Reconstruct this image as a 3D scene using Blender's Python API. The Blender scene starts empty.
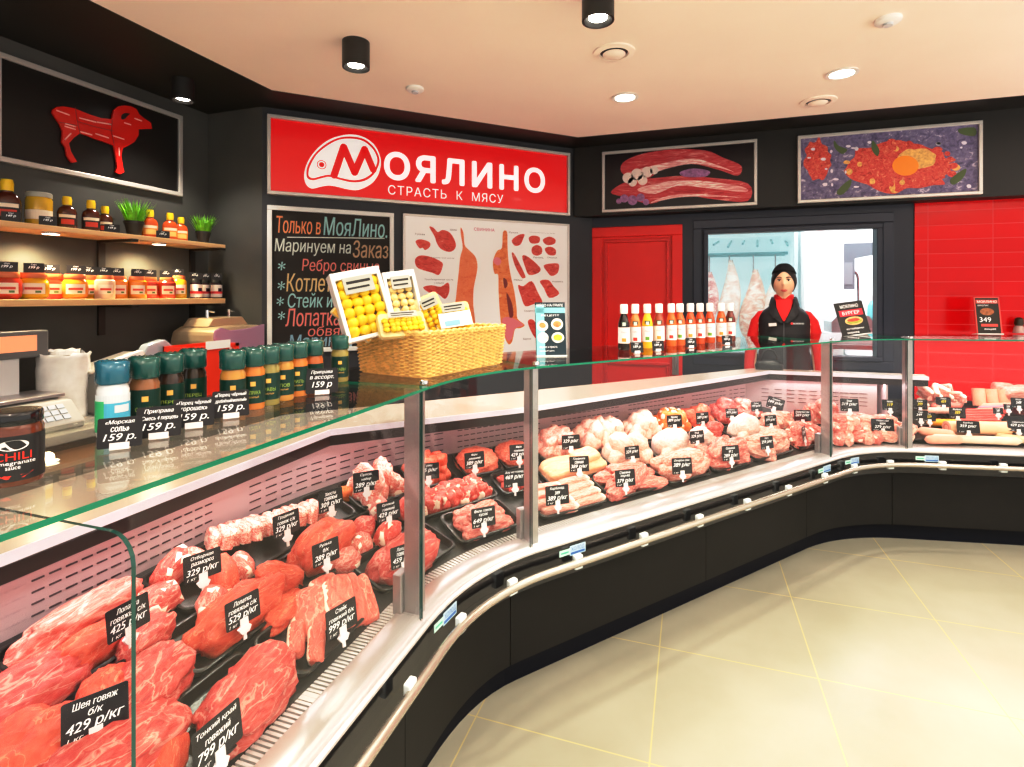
import bpy, bmesh, math, random
from mathutils import Vector, Matrix, noise
random.seed(7)
PI = math.pi
C = bpy.context.scene.collection
SC = bpy.context.scene
def R(d): return math.radians(d)

# ------------------------------------------------------------------ camera
F, CX, HY, TH, H = 533., 512., 296., R(18.5), 1.5
cT, sT = math.cos(TH), math.sin(TH)
cam = bpy.data.cameras.new('camera'); co = bpy.data.objects.new('camera', cam); C.objects.link(co)
cam.sensor_width = 36; cam.lens = F / 1024 * 36; cam.shift_y = -(383.5 - HY) / 1024; cam.clip_start = .02
co.location = (0, 0, H); co.rotation_euler = (PI / 2, 0, TH)
SC.camera = co
SC.view_settings.view_transform = 'Standard'
SC.view_settings.look = 'None'
SC.view_settings.use_curve_mapping = True
_cm = SC.view_settings.curve_mapping; _cv = _cm.curves[3]
_cv.points.new(.22, .165); _cv.points.new(.72, .785); _cm.update()

# measured points of the photograph turned into points of the room
def dirv(x, y):
    a = (x - CX) / F; b = (HY - y) / F
    return (a * cT - sT, a * sT + cT, b)
def atz(x, y, z):
    d = dirv(x, y); t = (z - H) / d[2]; return Vector((d[0] * t, d[1] * t, z))
def aty(x, y, Y):
    d = dirv(x, y); t = Y / d[1]; return Vector((d[0] * t, Y, H + d[2] * t))
def atx(x, y, X):
    d = dirv(x, y); t = X / d[0]; return Vector((X, d[1] * t, H + d[2] * t))
def atline(x, y, p, ang):
    d = dirv(x, y); n = (math.cos(ang), -math.sin(ang))
    t = (p[0] * n[0] + p[1] * n[1]) / (d[0] * n[0] + d[1] * n[1]); return Vector((d[0] * t, d[1] * t, H + d[2] * t))

# ------------------------------------------------------------------ materials
MATS = {}
def nodes(name):
    m = bpy.data.materials.new(name); m.use_nodes = True
    nt = m.node_tree; b = nt.nodes['Principled BSDF']
    MATS[name] = m
    return m, nt, b
def rgba(c): return (c[0], c[1], c[2], 1)
def mat(name, col, rough=.5, metal=0., spec=.5, emit=0, coat=0, var=0, vscale=20, bump=0, alpha=1, ecol=None):
    if name in MATS: return MATS[name]
    m, nt, b = nodes(name)
    b.inputs['Base Color'].default_value = rgba(col)
    b.inputs['Roughness'].default_value = rough
    b.inputs['Metallic'].default_value = metal
    b.inputs['Specular IOR Level'].default_value = spec
    b.inputs['Coat Weight'].default_value = coat
    b.inputs['Coat Roughness'].default_value = .05
    if alpha < 1: b.inputs['Alpha'].default_value = alpha
    if emit:
        b.inputs['Emission Color'].default_value = rgba(ecol or col); b.inputs['Emission Strength'].default_value = emit
    if var or bump:
        tc = nt.nodes.new('ShaderNodeTexCoord'); n = nt.nodes.new('ShaderNodeTexNoise')
        n.inputs['Scale'].default_value = vscale; n.inputs['Detail'].default_value = 4
        nt.links.new(tc.outputs['Object'], n.inputs['Vector'])
        if var:
            r = nt.nodes.new('ShaderNodeValToRGB')
            r.color_ramp.elements[0].position = .3; r.color_ramp.elements[1].position = .7
            r.color_ramp.elements[0].color = rgba([max(0, k * (1 - var)) for k in col])
            r.color_ramp.elements[1].color = rgba([min(1, k * (1 + var)) for k in col])
            nt.links.new(n.outputs['Fac'], r.inputs['Fac']); nt.links.new(r.outputs['Color'], b.inputs['Base Color'])
        if bump:
            bp = nt.nodes.new('ShaderNodeBump'); bp.inputs['Strength'].default_value = bump; bp.inputs['Distance'].default_value = .01
            nt.links.new(n.outputs['Fac'], bp.inputs['Height']); nt.links.new(bp.outputs['Normal'], b.inputs['Normal'])
    return m
def meat_mat(name, dark, mid, fat, scale=9, fatpos=.62, stretch=(1, 2.0, 2.0), rough=.34, sharp=.1, vein=0):
    if name in MATS: return MATS[name]
    m, nt, b = nodes(name)
    tc = nt.nodes.new('ShaderNodeTexCoord'); mp = nt.nodes.new('ShaderNodeMapping'); oi = nt.nodes.new('ShaderNodeObjectInfo')
    mp.inputs['Scale'].default_value = stretch
    nt.links.new(tc.outputs['Object'], mp.inputs['Vector'])
    mul = nt.nodes.new('ShaderNodeMath'); mul.operation = 'MULTIPLY'; mul.inputs[1].default_value = 9.
    nt.links.new(oi.outputs['Random'], mul.inputs[0])
    nt.links.new(mul.outputs[0], mp.inputs['Location'])
    n = nt.nodes.new('ShaderNodeTexNoise'); n.inputs['Scale'].default_value = scale; n.inputs['Detail'].default_value = 6
    n.inputs['Distortion'].default_value = 1.2; n.inputs['Roughness'].default_value = .6
    nt.links.new(mp.outputs[0], n.inputs['Vector'])
    r = nt.nodes.new('ShaderNodeValToRGB'); cr = r.color_ramp
    cr.elements[0].position = .25; cr.elements[0].color = rgba(dark)
    cr.elements[1].position = fatpos + sharp; cr.elements[1].color = rgba(fat)
    e = cr.elements.new(.45); e.color = rgba(mid)
    e = cr.elements.new(fatpos); e.color = rgba([.8 * x + .2 * y for x, y in zip(mid, fat)])
    nt.links.new(n.outputs['Fac'], r.inputs['Fac'])
    # fine muscle grain
    n2 = nt.nodes.new('ShaderNodeTexNoise'); n2.inputs['Scale'].default_value = 60; n2.inputs['Detail'].default_value = 3
    nt.links.new(mp.outputs[0], n2.inputs['Vector'])
    mx = nt.nodes.new('ShaderNodeMixRGB'); mx.blend_type = 'OVERLAY'; mx.inputs[0].default_value = .35
    colout = r.outputs['Color']
    if vein:        # thin fat seams
        n3 = nt.nodes.new('ShaderNodeTexNoise'); n3.inputs['Scale'].default_value = .9; n3.inputs['Detail'].default_value = 4; n3.inputs['Distortion'].default_value = .7
        nt.links.new(mp.outputs[0], n3.inputs['Vector'])
        sb = nt.nodes.new('ShaderNodeMath'); sb.operation = 'SUBTRACT'; sb.inputs[1].default_value = .5; nt.links.new(n3.outputs['Fac'], sb.inputs[0])
        ab = nt.nodes.new('ShaderNodeMath'); ab.operation = 'ABSOLUTE'; nt.links.new(sb.outputs[0], ab.inputs[0])
        mr = nt.nodes.new('ShaderNodeMapRange'); mr.inputs[1].default_value = vein * .25; mr.inputs[2].default_value = vein; mr.inputs[3].default_value = .5; mr.inputs[4].default_value = 0
        nt.links.new(ab.outputs[0], mr.inputs[0])
        mv = nt.nodes.new('ShaderNodeMixRGB'); mv.inputs[2].default_value = rgba(fat)
        nt.links.new(mr.outputs[0], mv.inputs[0]); nt.links.new(r.outputs['Color'], mv.inputs[1]); colout = mv.outputs[0]
    nt.links.new(colout, mx.inputs[1]); nt.links.new(n2.outputs['Fac'], mx.inputs[2])
    nt.links.new(mx.outputs[0], b.inputs['Base Color'])
    bp = nt.nodes.new('ShaderNodeBump'); bp.inputs['Strength'].default_value = .35; bp.inputs['Distance'].default_value = .006
    ad = nt.nodes.new('ShaderNodeMath'); ad.operation = 'ADD'
    nt.links.new(n.outputs['Fac'], ad.inputs[0]); nt.links.new(n2.outputs['Fac'], ad.inputs[1])
    nt.links.new(ad.outputs[0], bp.inputs['Height']); nt.links.new(bp.outputs['Normal'], b.inputs['Normal'])
    b.inputs['Roughness'].default_value = rough; b.inputs['Specular IOR Level'].default_value = .45
    return m
def glass_mat(name, tint=(.96, .99, .975), f0=.045, rough=0.):
    m = bpy.data.materials.new(name); m.use_nodes = True; MATS[name] = m
    nt = m.node_tree; nt.nodes.clear()
    o = nt.nodes.new('ShaderNodeOutputMaterial'); t = nt.nodes.new('ShaderNodeBsdfTransparent'); g = nt.nodes.new('ShaderNodeBsdfGlossy')
    t.inputs[0].default_value = rgba(tint); g.inputs['Roughness'].default_value = rough
    lw = nt.nodes.new('ShaderNodeLayerWeight'); lw.inputs[0].default_value = .5
    p = nt.nodes.new('ShaderNodeMath'); p.operation = 'POWER'; p.inputs[1].default_value = 5
    a = nt.nodes.new('ShaderNodeMath'); a.operation = 'MULTIPLY_ADD'; a.inputs[1].default_value = 1 - f0; a.inputs[2].default_value = f0
    mx = nt.nodes.new('ShaderNodeMixShader')
    nt.links.new(lw.outputs['Facing'], p.inputs[0]); nt.links.new(p.outputs[0], a.inputs[0]); nt.links.new(a.outputs[0], mx.inputs[0])
    nt.links.new(t.outputs[0], mx.inputs[1]); nt.links.new(g.outputs[0], mx.inputs[2]); nt.links.new(mx.outputs[0], o.inputs[0])
    return m

GLASS = glass_mat('clear_glass')
GLASSV = glass_mat('clear_pane', (.985, .995, .99), .03)
WRAP = glass_mat('clear_wrap', (.93, .95, .95), .10, .12)
EDGE = mat('green_glass_edge', (.006, .22, .13), .15, spec=.6, emit=.04)
EDGE2 = mat('dark_glass_edge', (.02, .09, .075), .12, spec=.6)
STEEL = mat('brushed_steel', (.46, .44, .45), .38, .75, var=.05, vscale=30)
SILL = mat('satin_sill', (.66, .64, .64), .32, .5)
CHROME = mat('chrome', (.85, .85, .85), .12, 1.)
ALU = mat('aluminium_frame', (.62, .60, .58), .4, .5)
BLACK = mat('black_plastic', (.012, .012, .012), .35)
GLOSSB = mat('gloss_black', (.010, .010, .011), .12, coat=.5)
TRAY = mat('tray_black', (.018, .016, .014), .3)
DARKP = mat('base_panel_dark', (.011, .010, .0088), .42, spec=.3, var=.15, vscale=6)
KICK = mat('kick_black', (.003, .004, .009), .5, spec=.2)
WALLG = mat('wall_charcoal', (.075, .075, .070), .62, var=.12, vscale=3)
DARKC = mat('soffit_black', (.014, .012, .010), .5, var=.1, vscale=4)
NAVY = mat('navy_paint', (.018, .022, .040), .4)
REDP = mat('red_paint', (.80, .012, .008), .4)
WHITE = mat('white_plastic', (.85, .85, .84), .35)
WHITEP = mat('white_paint', (.86, .88, .88), .5)
CARD = mat('black_card', (.012, .010, .012), .42)
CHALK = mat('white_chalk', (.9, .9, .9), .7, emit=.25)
WOOD = None
def wood_mat():
    m, nt, b = nodes('pale_wood')
    tc = nt.nodes.new('ShaderNodeTexCoord'); mp = nt.nodes.new('ShaderNodeMapping'); mp.inputs['Scale'].default_value = (14, 1.2, 14)
    n = nt.nodes.new('ShaderNodeTexNoise'); n.inputs['Scale'].default_value = 4; n.inputs['Detail'].default_value = 5
    r = nt.nodes.new('ShaderNodeValToRGB')
    r.color_ramp.elements[0].color = (.62, .40, .19, 1); r.color_ramp.elements[1].color = (.80, .58, .32, 1)
    nt.links.new(tc.outputs['Object'], mp.inputs[0]); nt.links.new(mp.outputs[0], n.inputs['Vector'])
    nt.links.new(n.outputs['Fac'], r.inputs[0]); nt.links.new(r.outputs[0], b.inputs['Base Color'])
    b.inputs['Roughness'].default_value = .45
    return m
WOOD = wood_mat()
def floor_mat():
    m, nt, b = nodes('floor_tiles')
    tc = nt.nodes.new('ShaderNodeTexCoord'); sx = nt.nodes.new('ShaderNodeSeparateXYZ')
    nt.links.new(tc.outputs['Object'], sx.inputs[0])
    def line(out, off):
        a = nt.nodes.new('ShaderNodeMath'); a.operation = 'ADD'; a.inputs[1].default_value = off + 60
        mo = nt.nodes.new('ShaderNodeMath'); mo.operation = 'MODULO'; mo.inputs[1].default_value = .6
        l = nt.nodes.new('ShaderNodeMath'); l.operation = 'LESS_THAN'; l.inputs[1].default_value = .005
        nt.links.new(out, a.inputs[0]); nt.links.new(a.outputs[0], mo.inputs[0]); nt.links.new(mo.outputs[0], l.inputs[0])
        return l.outputs[0]
    mx = nt.nodes.new('ShaderNodeMath'); mx.operation = 'MAXIMUM'
    nt.links.new(line(sx.outputs[0], .127), mx.inputs[0]); nt.links.new(line(sx.outputs[1], -2.36), mx.inputs[1])
    n = nt.nodes.new('ShaderNodeTexNoise'); n.inputs['Scale'].default_value = 1.3; n.inputs['Detail'].default_value = 5
    nt.links.new(tc.outputs['Object'], n.inputs['Vector'])
    r = nt.nodes.new('ShaderNodeValToRGB'); r.color_ramp.elements[0].position = .35; r.color_ramp.elements[1].position = .7
    r.color_ramp.elements[0].color = (.33, .325, .255, 1); r.color_ramp.elements[1].color = (.41, .40, .325, 1)
    nt.links.new(n.outputs['Fac'], r.inputs[0])
    mix = nt.nodes.new('ShaderNodeMixRGB'); mix.inputs[2].default_value = (.52, .45, .25, 1)
    nt.links.new(mx.outputs[0], mix.inputs[0]); nt.links.new(r.outputs[0], mix.inputs[1]); nt.links.new(mix.outputs[0], b.inputs['Base Color'])
    b.inputs['Roughness'].default_value = .26; b.inputs['Specular IOR Level'].default_value = .4
    return m
def tile_mat():
    m, nt, b = nodes('red_wall_tiles')
    tc = nt.nodes.new('ShaderNodeTexCoord'); mp = nt.nodes.new('ShaderNodeMapping')
    mp.inputs['Rotation'].default_value = (PI / 2, 0, 0); mp.inputs['Location'].default_value = (.27, .0, 0)
    br = nt.nodes.new('ShaderNodeTexBrick'); br.offset = 0; br.squash = 1
    br.inputs['Color1'].default_value = (.74, .006, .010, 1); br.inputs['Color2'].default_value = (.66, .005, .008, 1)
    br.inputs['Mortar'].default_value = (.70, .06, .07, 1); br.inputs['Scale'].default_value = 1
    br.inputs['Mortar Size'].default_value = .0025; br.inputs['Brick Width'].default_value = .375; br.inputs['Row Height'].default_value = .1
    nt.links.new(tc.outputs['Object'], mp.inputs[0]); nt.links.new(mp.outputs[0], br.inputs[0]); nt.links.new(br.outputs['Color'], b.inputs['Base Color'])
    b.inputs['Roughness'].default_value = .16; b.inputs['Specular IOR Level'].default_value = .3
    bp = nt.nodes.new('ShaderNodeBump'); bp.inputs['Strength'].default_value = .25; bp.inputs['Distance'].default_value = .003; bp.invert = True
    nt.links.new(br.outputs['Fac'], bp.inputs['Height']); nt.links.new(bp.outputs[0], b.inputs['Normal'])
    return m

BEEF = meat_mat('beef', (.34, .018, .020), (.60, .070, .060), (.88, .50, .42), 3.2, .66, vein=.030)
BEEF2 = meat_mat('beef_bright', (.46, .026, .016), (.70, .095, .050), (.86, .40, .26), 2.6, .72, vein=.018)
PORK = meat_mat('pork', (.50, .050, .050), (.72, .150, .125), (.93, .62, .54), 3.2, .60, vein=.04)
PORK2 = meat_mat('pork_pale', (.62, .12, .11), (.80, .27, .22), (.94, .70, .60), 3, .56, vein=.05)
RIBM = meat_mat('fatty_rib', (.46, .025, .025), (.70, .13, .10), (.94, .72, .62), 5, .52, (1, 1, 3), vein=.05)
CUBE = meat_mat('goulash', (.42, .012, .014), (.66, .055, .045), (.90, .46, .38), 3.5, .66, vein=.03)
CHICK = meat_mat('poultry', (.72, .26, .20), (.85, .47, .38), (.94, .76, .66), 2.6, .52, vein=.04)
WHITEM = meat_mat('white_fat', (.78, .38, .33), (.88, .60, .53), (.95, .84, .78), 2.4, .5, vein=.05)
SKIN_PIG = meat_mat('pig_skin', (.70, .28, .13), (.84, .44, .26), (.92, .66, .46), 2, .55)
MINCE = meat_mat('mince', (.50, .035, .022), (.72, .13, .075), (.92, .52, .40), 14, .58, (1, 1, 1))
ORANGE = meat_mat('marinated_orange', (.58, .07, .01), (.78, .17, .03), (.93, .45, .15), 4, .64, vein=.02)
STEAK = meat_mat('steak', (.52, .050, .042), (.76, .15, .11), (.92, .56, .46), 2.2, .68, (1, 1, 1), vein=.02)
FAT = mat('fat_rim', (.95, .74, .62), .45, var=.1, vscale=30)
BONE = mat('bone_white', (.95, .84, .72), .45, var=.06, vscale=40)
SAUS = mat('sausage_pink', (.86, .40, .30), .35, var=.1, vscale=15)
SAUSR = mat('sausage_red', (.62, .10, .08), .35, var=.15, vscale=15)
SAUSO = mat('sausage_orange', (.88, .36, .02), .35, var=.15, vscale=15)
HAM = mat('ham_tan', (.88, .52, .34), .4, var=.12, vscale=10)

# ------------------------------------------------------------------ mesh building
class MB:
    def __init__(s): s.v = []; s.f = []; s.m = []
    def add(s, vs, fs, mi=0, M=None):
        k = len(s.v)
        s.v += [tuple(M @ Vector(p)) if M is not None else tuple(p) for p in vs]
        s.f += [tuple(i + k for i in f) for f in fs]; s.m += [mi] * len(fs); return s
    def box(s, x0, x1, y0, y1, z0, z1, mi=0, M=None):
        v = [(x, y, z) for z in (z0, z1) for y in (y0, y1) for x in (x0, x1)]
        return s.add(v, [(0, 2, 3, 1), (4, 5, 7, 6), (0, 1, 5, 4), (2, 6, 7, 3), (0, 4, 6, 2), (1, 3, 7, 5)], mi, M)
    def cbox(s, c, d, mi=0, M=None):
        return s.box(c[0] - d[0] / 2, c[0] + d[0] / 2, c[1] - d[1] / 2, c[1] + d[1] / 2, c[2] - d[2] / 2, c[2] + d[2] / 2, mi, M)
    def lathe(s, prof, n=20, mi=0, M=None, sx=1, sy=1, cap=True):
        vs = []; fs = []
        for r, z in prof:
            for k in range(n):
                a = 2 * PI * k / n; vs.append((r * math.cos(a) * sx, r * math.sin(a) * sy, z))
        for i in range(len(prof) - 1):
            for k in range(n):
                k2 = (k + 1) % n; fs.append((i * n + k, i * n + k2, (i + 1) * n + k2, (i + 1) * n + k))
        if cap: fs.append(tuple(range(n - 1, -1, -1))); fs.append(tuple((len(prof) - 1) * n + k for k in range(n)))
        return s.add(vs, fs, mi, M)
    def tube(s, pts, r, n=8, mi=0, M=None, closed=False, cap=True):
        pts = [Vector(p) for p in pts]; vs = []; fs = []; N = len(pts)
        rr = r if isinstance(r, (list, tuple)) else [r] * N
        up = None
        for i, p in enumerate(pts):
            a = pts[i - 1] if (i > 0 or closed) else p; b = pts[(i + 1) % N] if (i < N - 1 or closed) else p
            t = (b - a).normalized()
            if up is None:
                up = Vector((0, 0, 1)) if abs(t.z) < .9 else Vector((1, 0, 0))
            x = t.cross(up)
            if x.length < 1e-5: x = t.cross(Vector((0, 1, 0)))
            x.normalize(); y = x.cross(t).normalized(); up = y
            for k in range(n):
                q = 2 * PI * k / n; vs.append(p + (x * math.cos(q) + y * math.sin(q)) * rr[i])
        for i in range(N if closed else N - 1):
            j = (i + 1) % N
            for k in range(n):
                k2 = (k + 1) % n; fs.append((i * n + k, i * n + k2, j * n + k2, j * n + k))
        if cap and not closed: fs.append(tuple(range(n - 1, -1, -1))); fs.append(tuple((N - 1) * n + k for k in range(n)))
        return s.add(vs, fs, mi, M)
    def loft(s, rings, mi=0, M=None, cap=True, closed=True):
        n = len(rings[0]); vs = [p for r in rings for p in r]; fs = []
        for i in range(len(rings) - 1):
            for k in range(n if closed else n - 1):
                k2 = (k + 1) % n; fs.append((i * n + k, i * n + k2, (i + 1) * n + k2, (i + 1) * n + k))
        if cap and closed: fs.append(tuple(range(n - 1, -1, -1))); fs.append(tuple((len(rings) - 1) * n + k for k in range(n)))
        return s.add(vs, fs, mi, M)
    def poly(s, pts, z0, z1, mi=0, M=None):      # 2-D outline extruded; z1 is the visible side
        n = len(pts)
        a = sum(pts[i][0] * pts[(i + 1) % n][1] - pts[(i + 1) % n][0] * pts[i][1] for i in range(n))
        if a < 0: pts = pts[::-1]
        vs = [(p[0], p[1], z1) for p in pts] + [(p[0], p[1], z0) for p in pts]
        fs = [tuple(range(n)), tuple(range(2 * n - 1, n - 1, -1))] + [(n + i, n + (i + 1) % n, (i + 1) % n, i) for i in range(n)]
        return s.add(vs, fs, mi, M)
    def stroke(s, pts, w, z, mi=0, M=None, thick=.0006):   # thick flat polyline with round joints
        for i in range(len(pts) - 1):
            a = Vector(pts[i]); b = Vector(pts[i + 1]); d = (b - a)
            if d.length < 1e-6: continue
            d.normalize(); q = Vector((-d.y, d.x)) * w / 2
            s.poly([tuple(a + q), tuple(a - q), tuple(b - q), tuple(b + q)], z, z + thick, mi, M)
        for p in pts: s.poly(circle(p[0], p[1], w / 2, 10), z, z + thick, mi, M)
        return s
    def text(s, body, x0, x1, y0, y1, z, mi=0, M=None, shear=0, bold=0, keep=False, align='c', gap=1.):
        me = text_mesh(body, shear, 0, gap)
        if me is None: return s
        vs, fs, (a, b, c, d) = me
        sx = (x1 - x0) / max(b - a, 1e-6); sy = (y1 - y0) / max(d - c, 1e-6)
        if keep: sx = sy = min(sx, sy)
        ox = (x0 + x1) / 2 - (a + b) / 2 * sx if align == 'c' else x0 - a * sx
        oy = (y0 + y1) / 2 - (c + d) / 2 * sy
        q = bold * sy; k = .7
        for dx, dy in ([(0, 0)] if not bold else [(-q / 2, 0), (q / 2, 0)] if bold < .034 else [(q, 0), (-q, 0), (0, q), (0, -q), (q * k, q * k), (-q * k, q * k), (q * k, -q * k), (-q * k, -q * k)]):
            s.add([(p[0] * sx + ox + dx, p[1] * sy + oy + dy, z) for p in vs], fs, mi, M)
        return s
    def build(s, name, mats, parent=None, M=None, smooth=False, bevel=0, props=None):
        me = bpy.data.meshes.new(name); me.from_pydata(s.v, [], s.f)
        if not isinstance(mats, (list, tuple)): mats = [mats]
        for m in mats: me.materials.append(m)
        me.polygons.foreach_set('material_index', s.m)
        if smooth: me.polygons.foreach_set('use_smooth', [True] * len(me.polygons))
        me.update()
        o = bpy.data.objects.new(name, me); C.objects.link(o)
        if smooth == 'auto':
            try: me.set_sharp_from_angle(angle=R(38))
            except Exception: pass
        if parent is not None: o.parent = parent
        if M is not None: o.matrix_basis = M
        if bevel:
            b = o.modifiers.new('bevel', 'BEVEL'); b.width = bevel; b.segments = 2; b.limit_method = 'ANGLE'
        return o
TXT = {}
from mathutils.geometry import delaunay_2d_cdt
def text_mesh(body, shear=0, bold=0, gap=1.):
    # letter outlines filled by winding number, so overlapping contours stay solid
    k = (body, shear, gap)
    if k in TXT: return TXT[k]
    c = bpy.data.curves.new('t', 'FONT'); c.body = body; c.size = 1; c.shear = shear; c.resolution_u = 3; c.space_character = gap; c.fill_mode = 'NONE'
    o = bpy.data.objects.new('t', c); C.objects.link(o)
    me = bpy.data.meshes.new_from_object(o)
    C.objects.unlink(o); bpy.data.objects.remove(o); bpy.data.curves.remove(c)
    co_ = [(v.co.x, v.co.y) for v in me.vertices]; adj = {}
    for e in me.edges:
        adj.setdefault(e.vertices[0], []).append(e.vertices[1]); adj.setdefault(e.vertices[1], []).append(e.vertices[0])
    bpy.data.meshes.remove(me)
    if not co_: TXT[k] = None; return None
    seen = set(); loops = []
    for i in range(len(co_)):
        if i in seen or i not in adj: continue
        loop = [i]; seen.add(i); cur = i; nxt = (i + 1) if (i + 1) in adj[i] else adj[i][0]
        while nxt is not None and nxt not in seen:
            loop.append(nxt); seen.add(nxt); cand = [q for q in adj[nxt] if q not in seen]; nxt = cand[0] if cand else None
        if len(loop) > 2: loops.append(loop)
    vs = []; fs = []
    # letters are handled one overlapping cluster of loops at a time
    boxes = [[min(co_[i][0] for i in l), max(co_[i][0] for i in l), min(co_[i][1] for i in l), max(co_[i][1] for i in l), [l]] for l in loops]
    merged = True
    while merged:
        merged = False
        for x in range(len(boxes)):
            for y in range(x + 1, len(boxes)):
                p, q = boxes[x], boxes[y]
                if p[0] <= q[1] and q[0] <= p[1] and p[2] <= q[3] and q[2] <= p[3]:
                    boxes[x] = [min(p[0], q[0]), max(p[1], q[1]), min(p[2], q[2]), max(p[3], q[3]), p[4] + q[4]]; boxes.pop(y); merged = True; break
            if merged: break
    for bx_ in boxes:
        pts = []; ed = []; segs = []
        for l in bx_[4]:
            n0 = len(pts); n = len(l); pts += [Vector(co_[i]) for i in l]
            ed += [(n0 + i, n0 + (i + 1) % n) for i in range(n)]; segs += [(co_[l[i]], co_[l[(i + 1) % n]]) for i in range(n)]
        r = delaunay_2d_cdt(pts, ed, [], 0, 1e-6); V, Fc = r[0], r[2]; base = len(vs); vs += [(v.x, v.y, 0) for v in V]
        for f in Fc:
            cx = sum(V[i].x for i in f) / len(f); cy = sum(V[i].y for i in f) / len(f); w = 0
            for (x0, y0), (x1, y1) in segs:
                if (y0 <= cy) != (y1 <= cy):
                    if x0 + (cy - y0) / (y1 - y0) * (x1 - x0) > cx: w += 1 if y1 > y0 else -1
            if w != 0: fs.append(tuple(base + i for i in f))
    xs = [v[0] for v in vs]; ys = [v[1] for v in vs]
    TXT[k] = (vs, fs, (min(xs), max(xs), min(ys), max(ys))); return TXT[k]
def circle(x, y, r, n=20, ry=None, rot=0):
    ry = ry or r; out = []
    for k in range(n):
        a = 2 * PI * k / n; u, v = r * math.cos(a), ry * math.sin(a)
        out.append((x + u * math.cos(rot) - v * math.sin(rot), y + u * math.sin(rot) + v * math.cos(rot)))
    return out
def rrect(x0, x1, y0, y1, r, n=4):
    out = []
    for cx, cy, a0 in ((x1 - r, y0 + r, -90), (x1 - r, y1 - r, 0), (x0 + r, y1 - r, 90), (x0 + r, y0 + r, 180)):
        for k in range(n + 1):
            a = R(a0 + 90 * k / n); out.append((cx + r * math.cos(a), cy + r * math.sin(a)))
    return out
def smooth_poly(pts, n=4):          # closed Catmull-Rom through the outline points
    out = []; N = len(pts)
    for i in range(N):
        p0, p1, p2, p3 = [pts[(i + k) % N] for k in (-1, 0, 1, 2)]
        for j in range(n):
            t = j / n
            out.append(tuple(.5 * ((2 * p1[c]) + (-p0[c] + p2[c]) * t + (2 * p0[c] - 5 * p1[c] + 4 * p2[c] - p3[c]) * t * t + (-p0[c] + 3 * p1[c] - 3 * p2[c] + p3[c]) * t ** 3) for c in (0, 1)))
    return out
def frame_M(o, right, up):
    right = Vector(right).normalized(); up = Vector(up).normalized(); n = right.cross(up)
    return Matrix(((right.x, up.x, n.x, o[0]), (right.y, up.y, n.y, o[1]), (right.z, up.z, n.z, o[2]), (0, 0, 0, 1)))
def T(x, y, z): return Matrix.Translation((x, y, z))
def RZ(a): return Matrix.Rotation(a, 4, 'Z')
def tag(o, label, cat, group=None, kind=None):
    if label: o['label'] = label
    if cat: o['category'] = cat
    if group: o['group'] = group
    if kind: o['kind'] = kind
    return o
def thing(name, label, cat, M=None, group=None):
    o = bpy.data.objects.new(name, None); o.empty_display_size = .05; C.objects.link(o)
    if M is not None: o.matrix_basis = M
    return tag(o, label, cat, group)
def struct(o): o['kind'] = 'structure'; return o
def copy_tree(o, parent=None):
    c = o.copy(); C.objects.link(c); c.parent = parent
    for ch in list(o.children): copy_tree(ch, c)
    return c
def plab(o, s): o['label'] = s; return o

# ------------------------------------------------------------------ the counter's front line
A1, A2 = R(39.5), R(79.5)
SEG = []
def _mk():
    x, y, a, s = -.685, -.6, 0., 0.
    for kind, v, r in (('l', 1.93, 0), ('a', A1, .80), ('l', 2.055, 0), ('a', A2 - A1, .77), ('l', 2.2, 0)):
        if kind == 'l':
            SEG.append((s, v, x, y, a, 0)); x += v * math.sin(a); y += v * math.cos(a); s += v
        else:
            l = r * v; SEG.append((s, l, x, y, a, 1 / r))
            cx, cy = x + r * math.cos(a), y - r * math.sin(a); a += v
            x, y = cx - r * math.cos(a), cy + r * math.sin(a); s += l
_mk()
def P3(s, o=0):
    for q in SEG:
        if s <= q[0] + q[1] or q is SEG[-1]: break
    s0, l, x, y, a, k = q; d = s - s0
    if k == 0: x += d * math.sin(a); y += d * math.cos(a)
    else:
        r = 1 / k; cx, cy = x + r * math.cos(a), y - r * math.sin(a); a = a + d * k; x, y = cx - r * math.cos(a), cy + r * math.sin(a)
    return x - o * math.cos(a), y + o * math.sin(a), a
def P(s, o, z): q = P3(s, o); return Vector((q[0], q[1], z))
_G = [(i * .004,) + P3(i * .004) for i in range(1700)]
def inv(X, Y):
    b = min(_G, key=lambda g: (g[1] - X) ** 2 + (g[2] - Y) ** 2)
    return b[0], -(X - b[1]) * math.cos(b[3]) + (Y - b[2]) * math.sin(b[3])
SL = .30
def zdeck(p): return .625 + SL * (p - .14)
def hit(px, py, dz=0):
    lo, hi = .4, 1.15
    for i in range(18):
        m = (lo + hi) / 2; q = atz(px, py, m)
        if m - zdeck(inv(q.x, q.y)[1]) - dz > 0: hi = m
        else: lo = m
    q = atz(px, py, m); s, p = inv(q.x, q.y); return s, p, m
def hitflat(px, py, z): q = atz(px, py, z); return inv(q.x, q.y)
def samples(s0, s1, step=.06):
    n = max(1, int(math.ceil((s1 - s0) / step)))
    return [s0 + (s1 - s0) * i / n for i in range(n + 1)]
def sweep(mb, s0, s1, prof, mi=0, closed=True, step=.05):   # prof: list of (p, z) or function s->list
    rings = []
    for s in samples(s0, s1, step):
        pr = prof(s) if callable(prof) else prof
        rings.append([P(s, p, z) for p, z in pr])
    return mb.loft(rings, mi, closed=closed, cap=closed)
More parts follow.
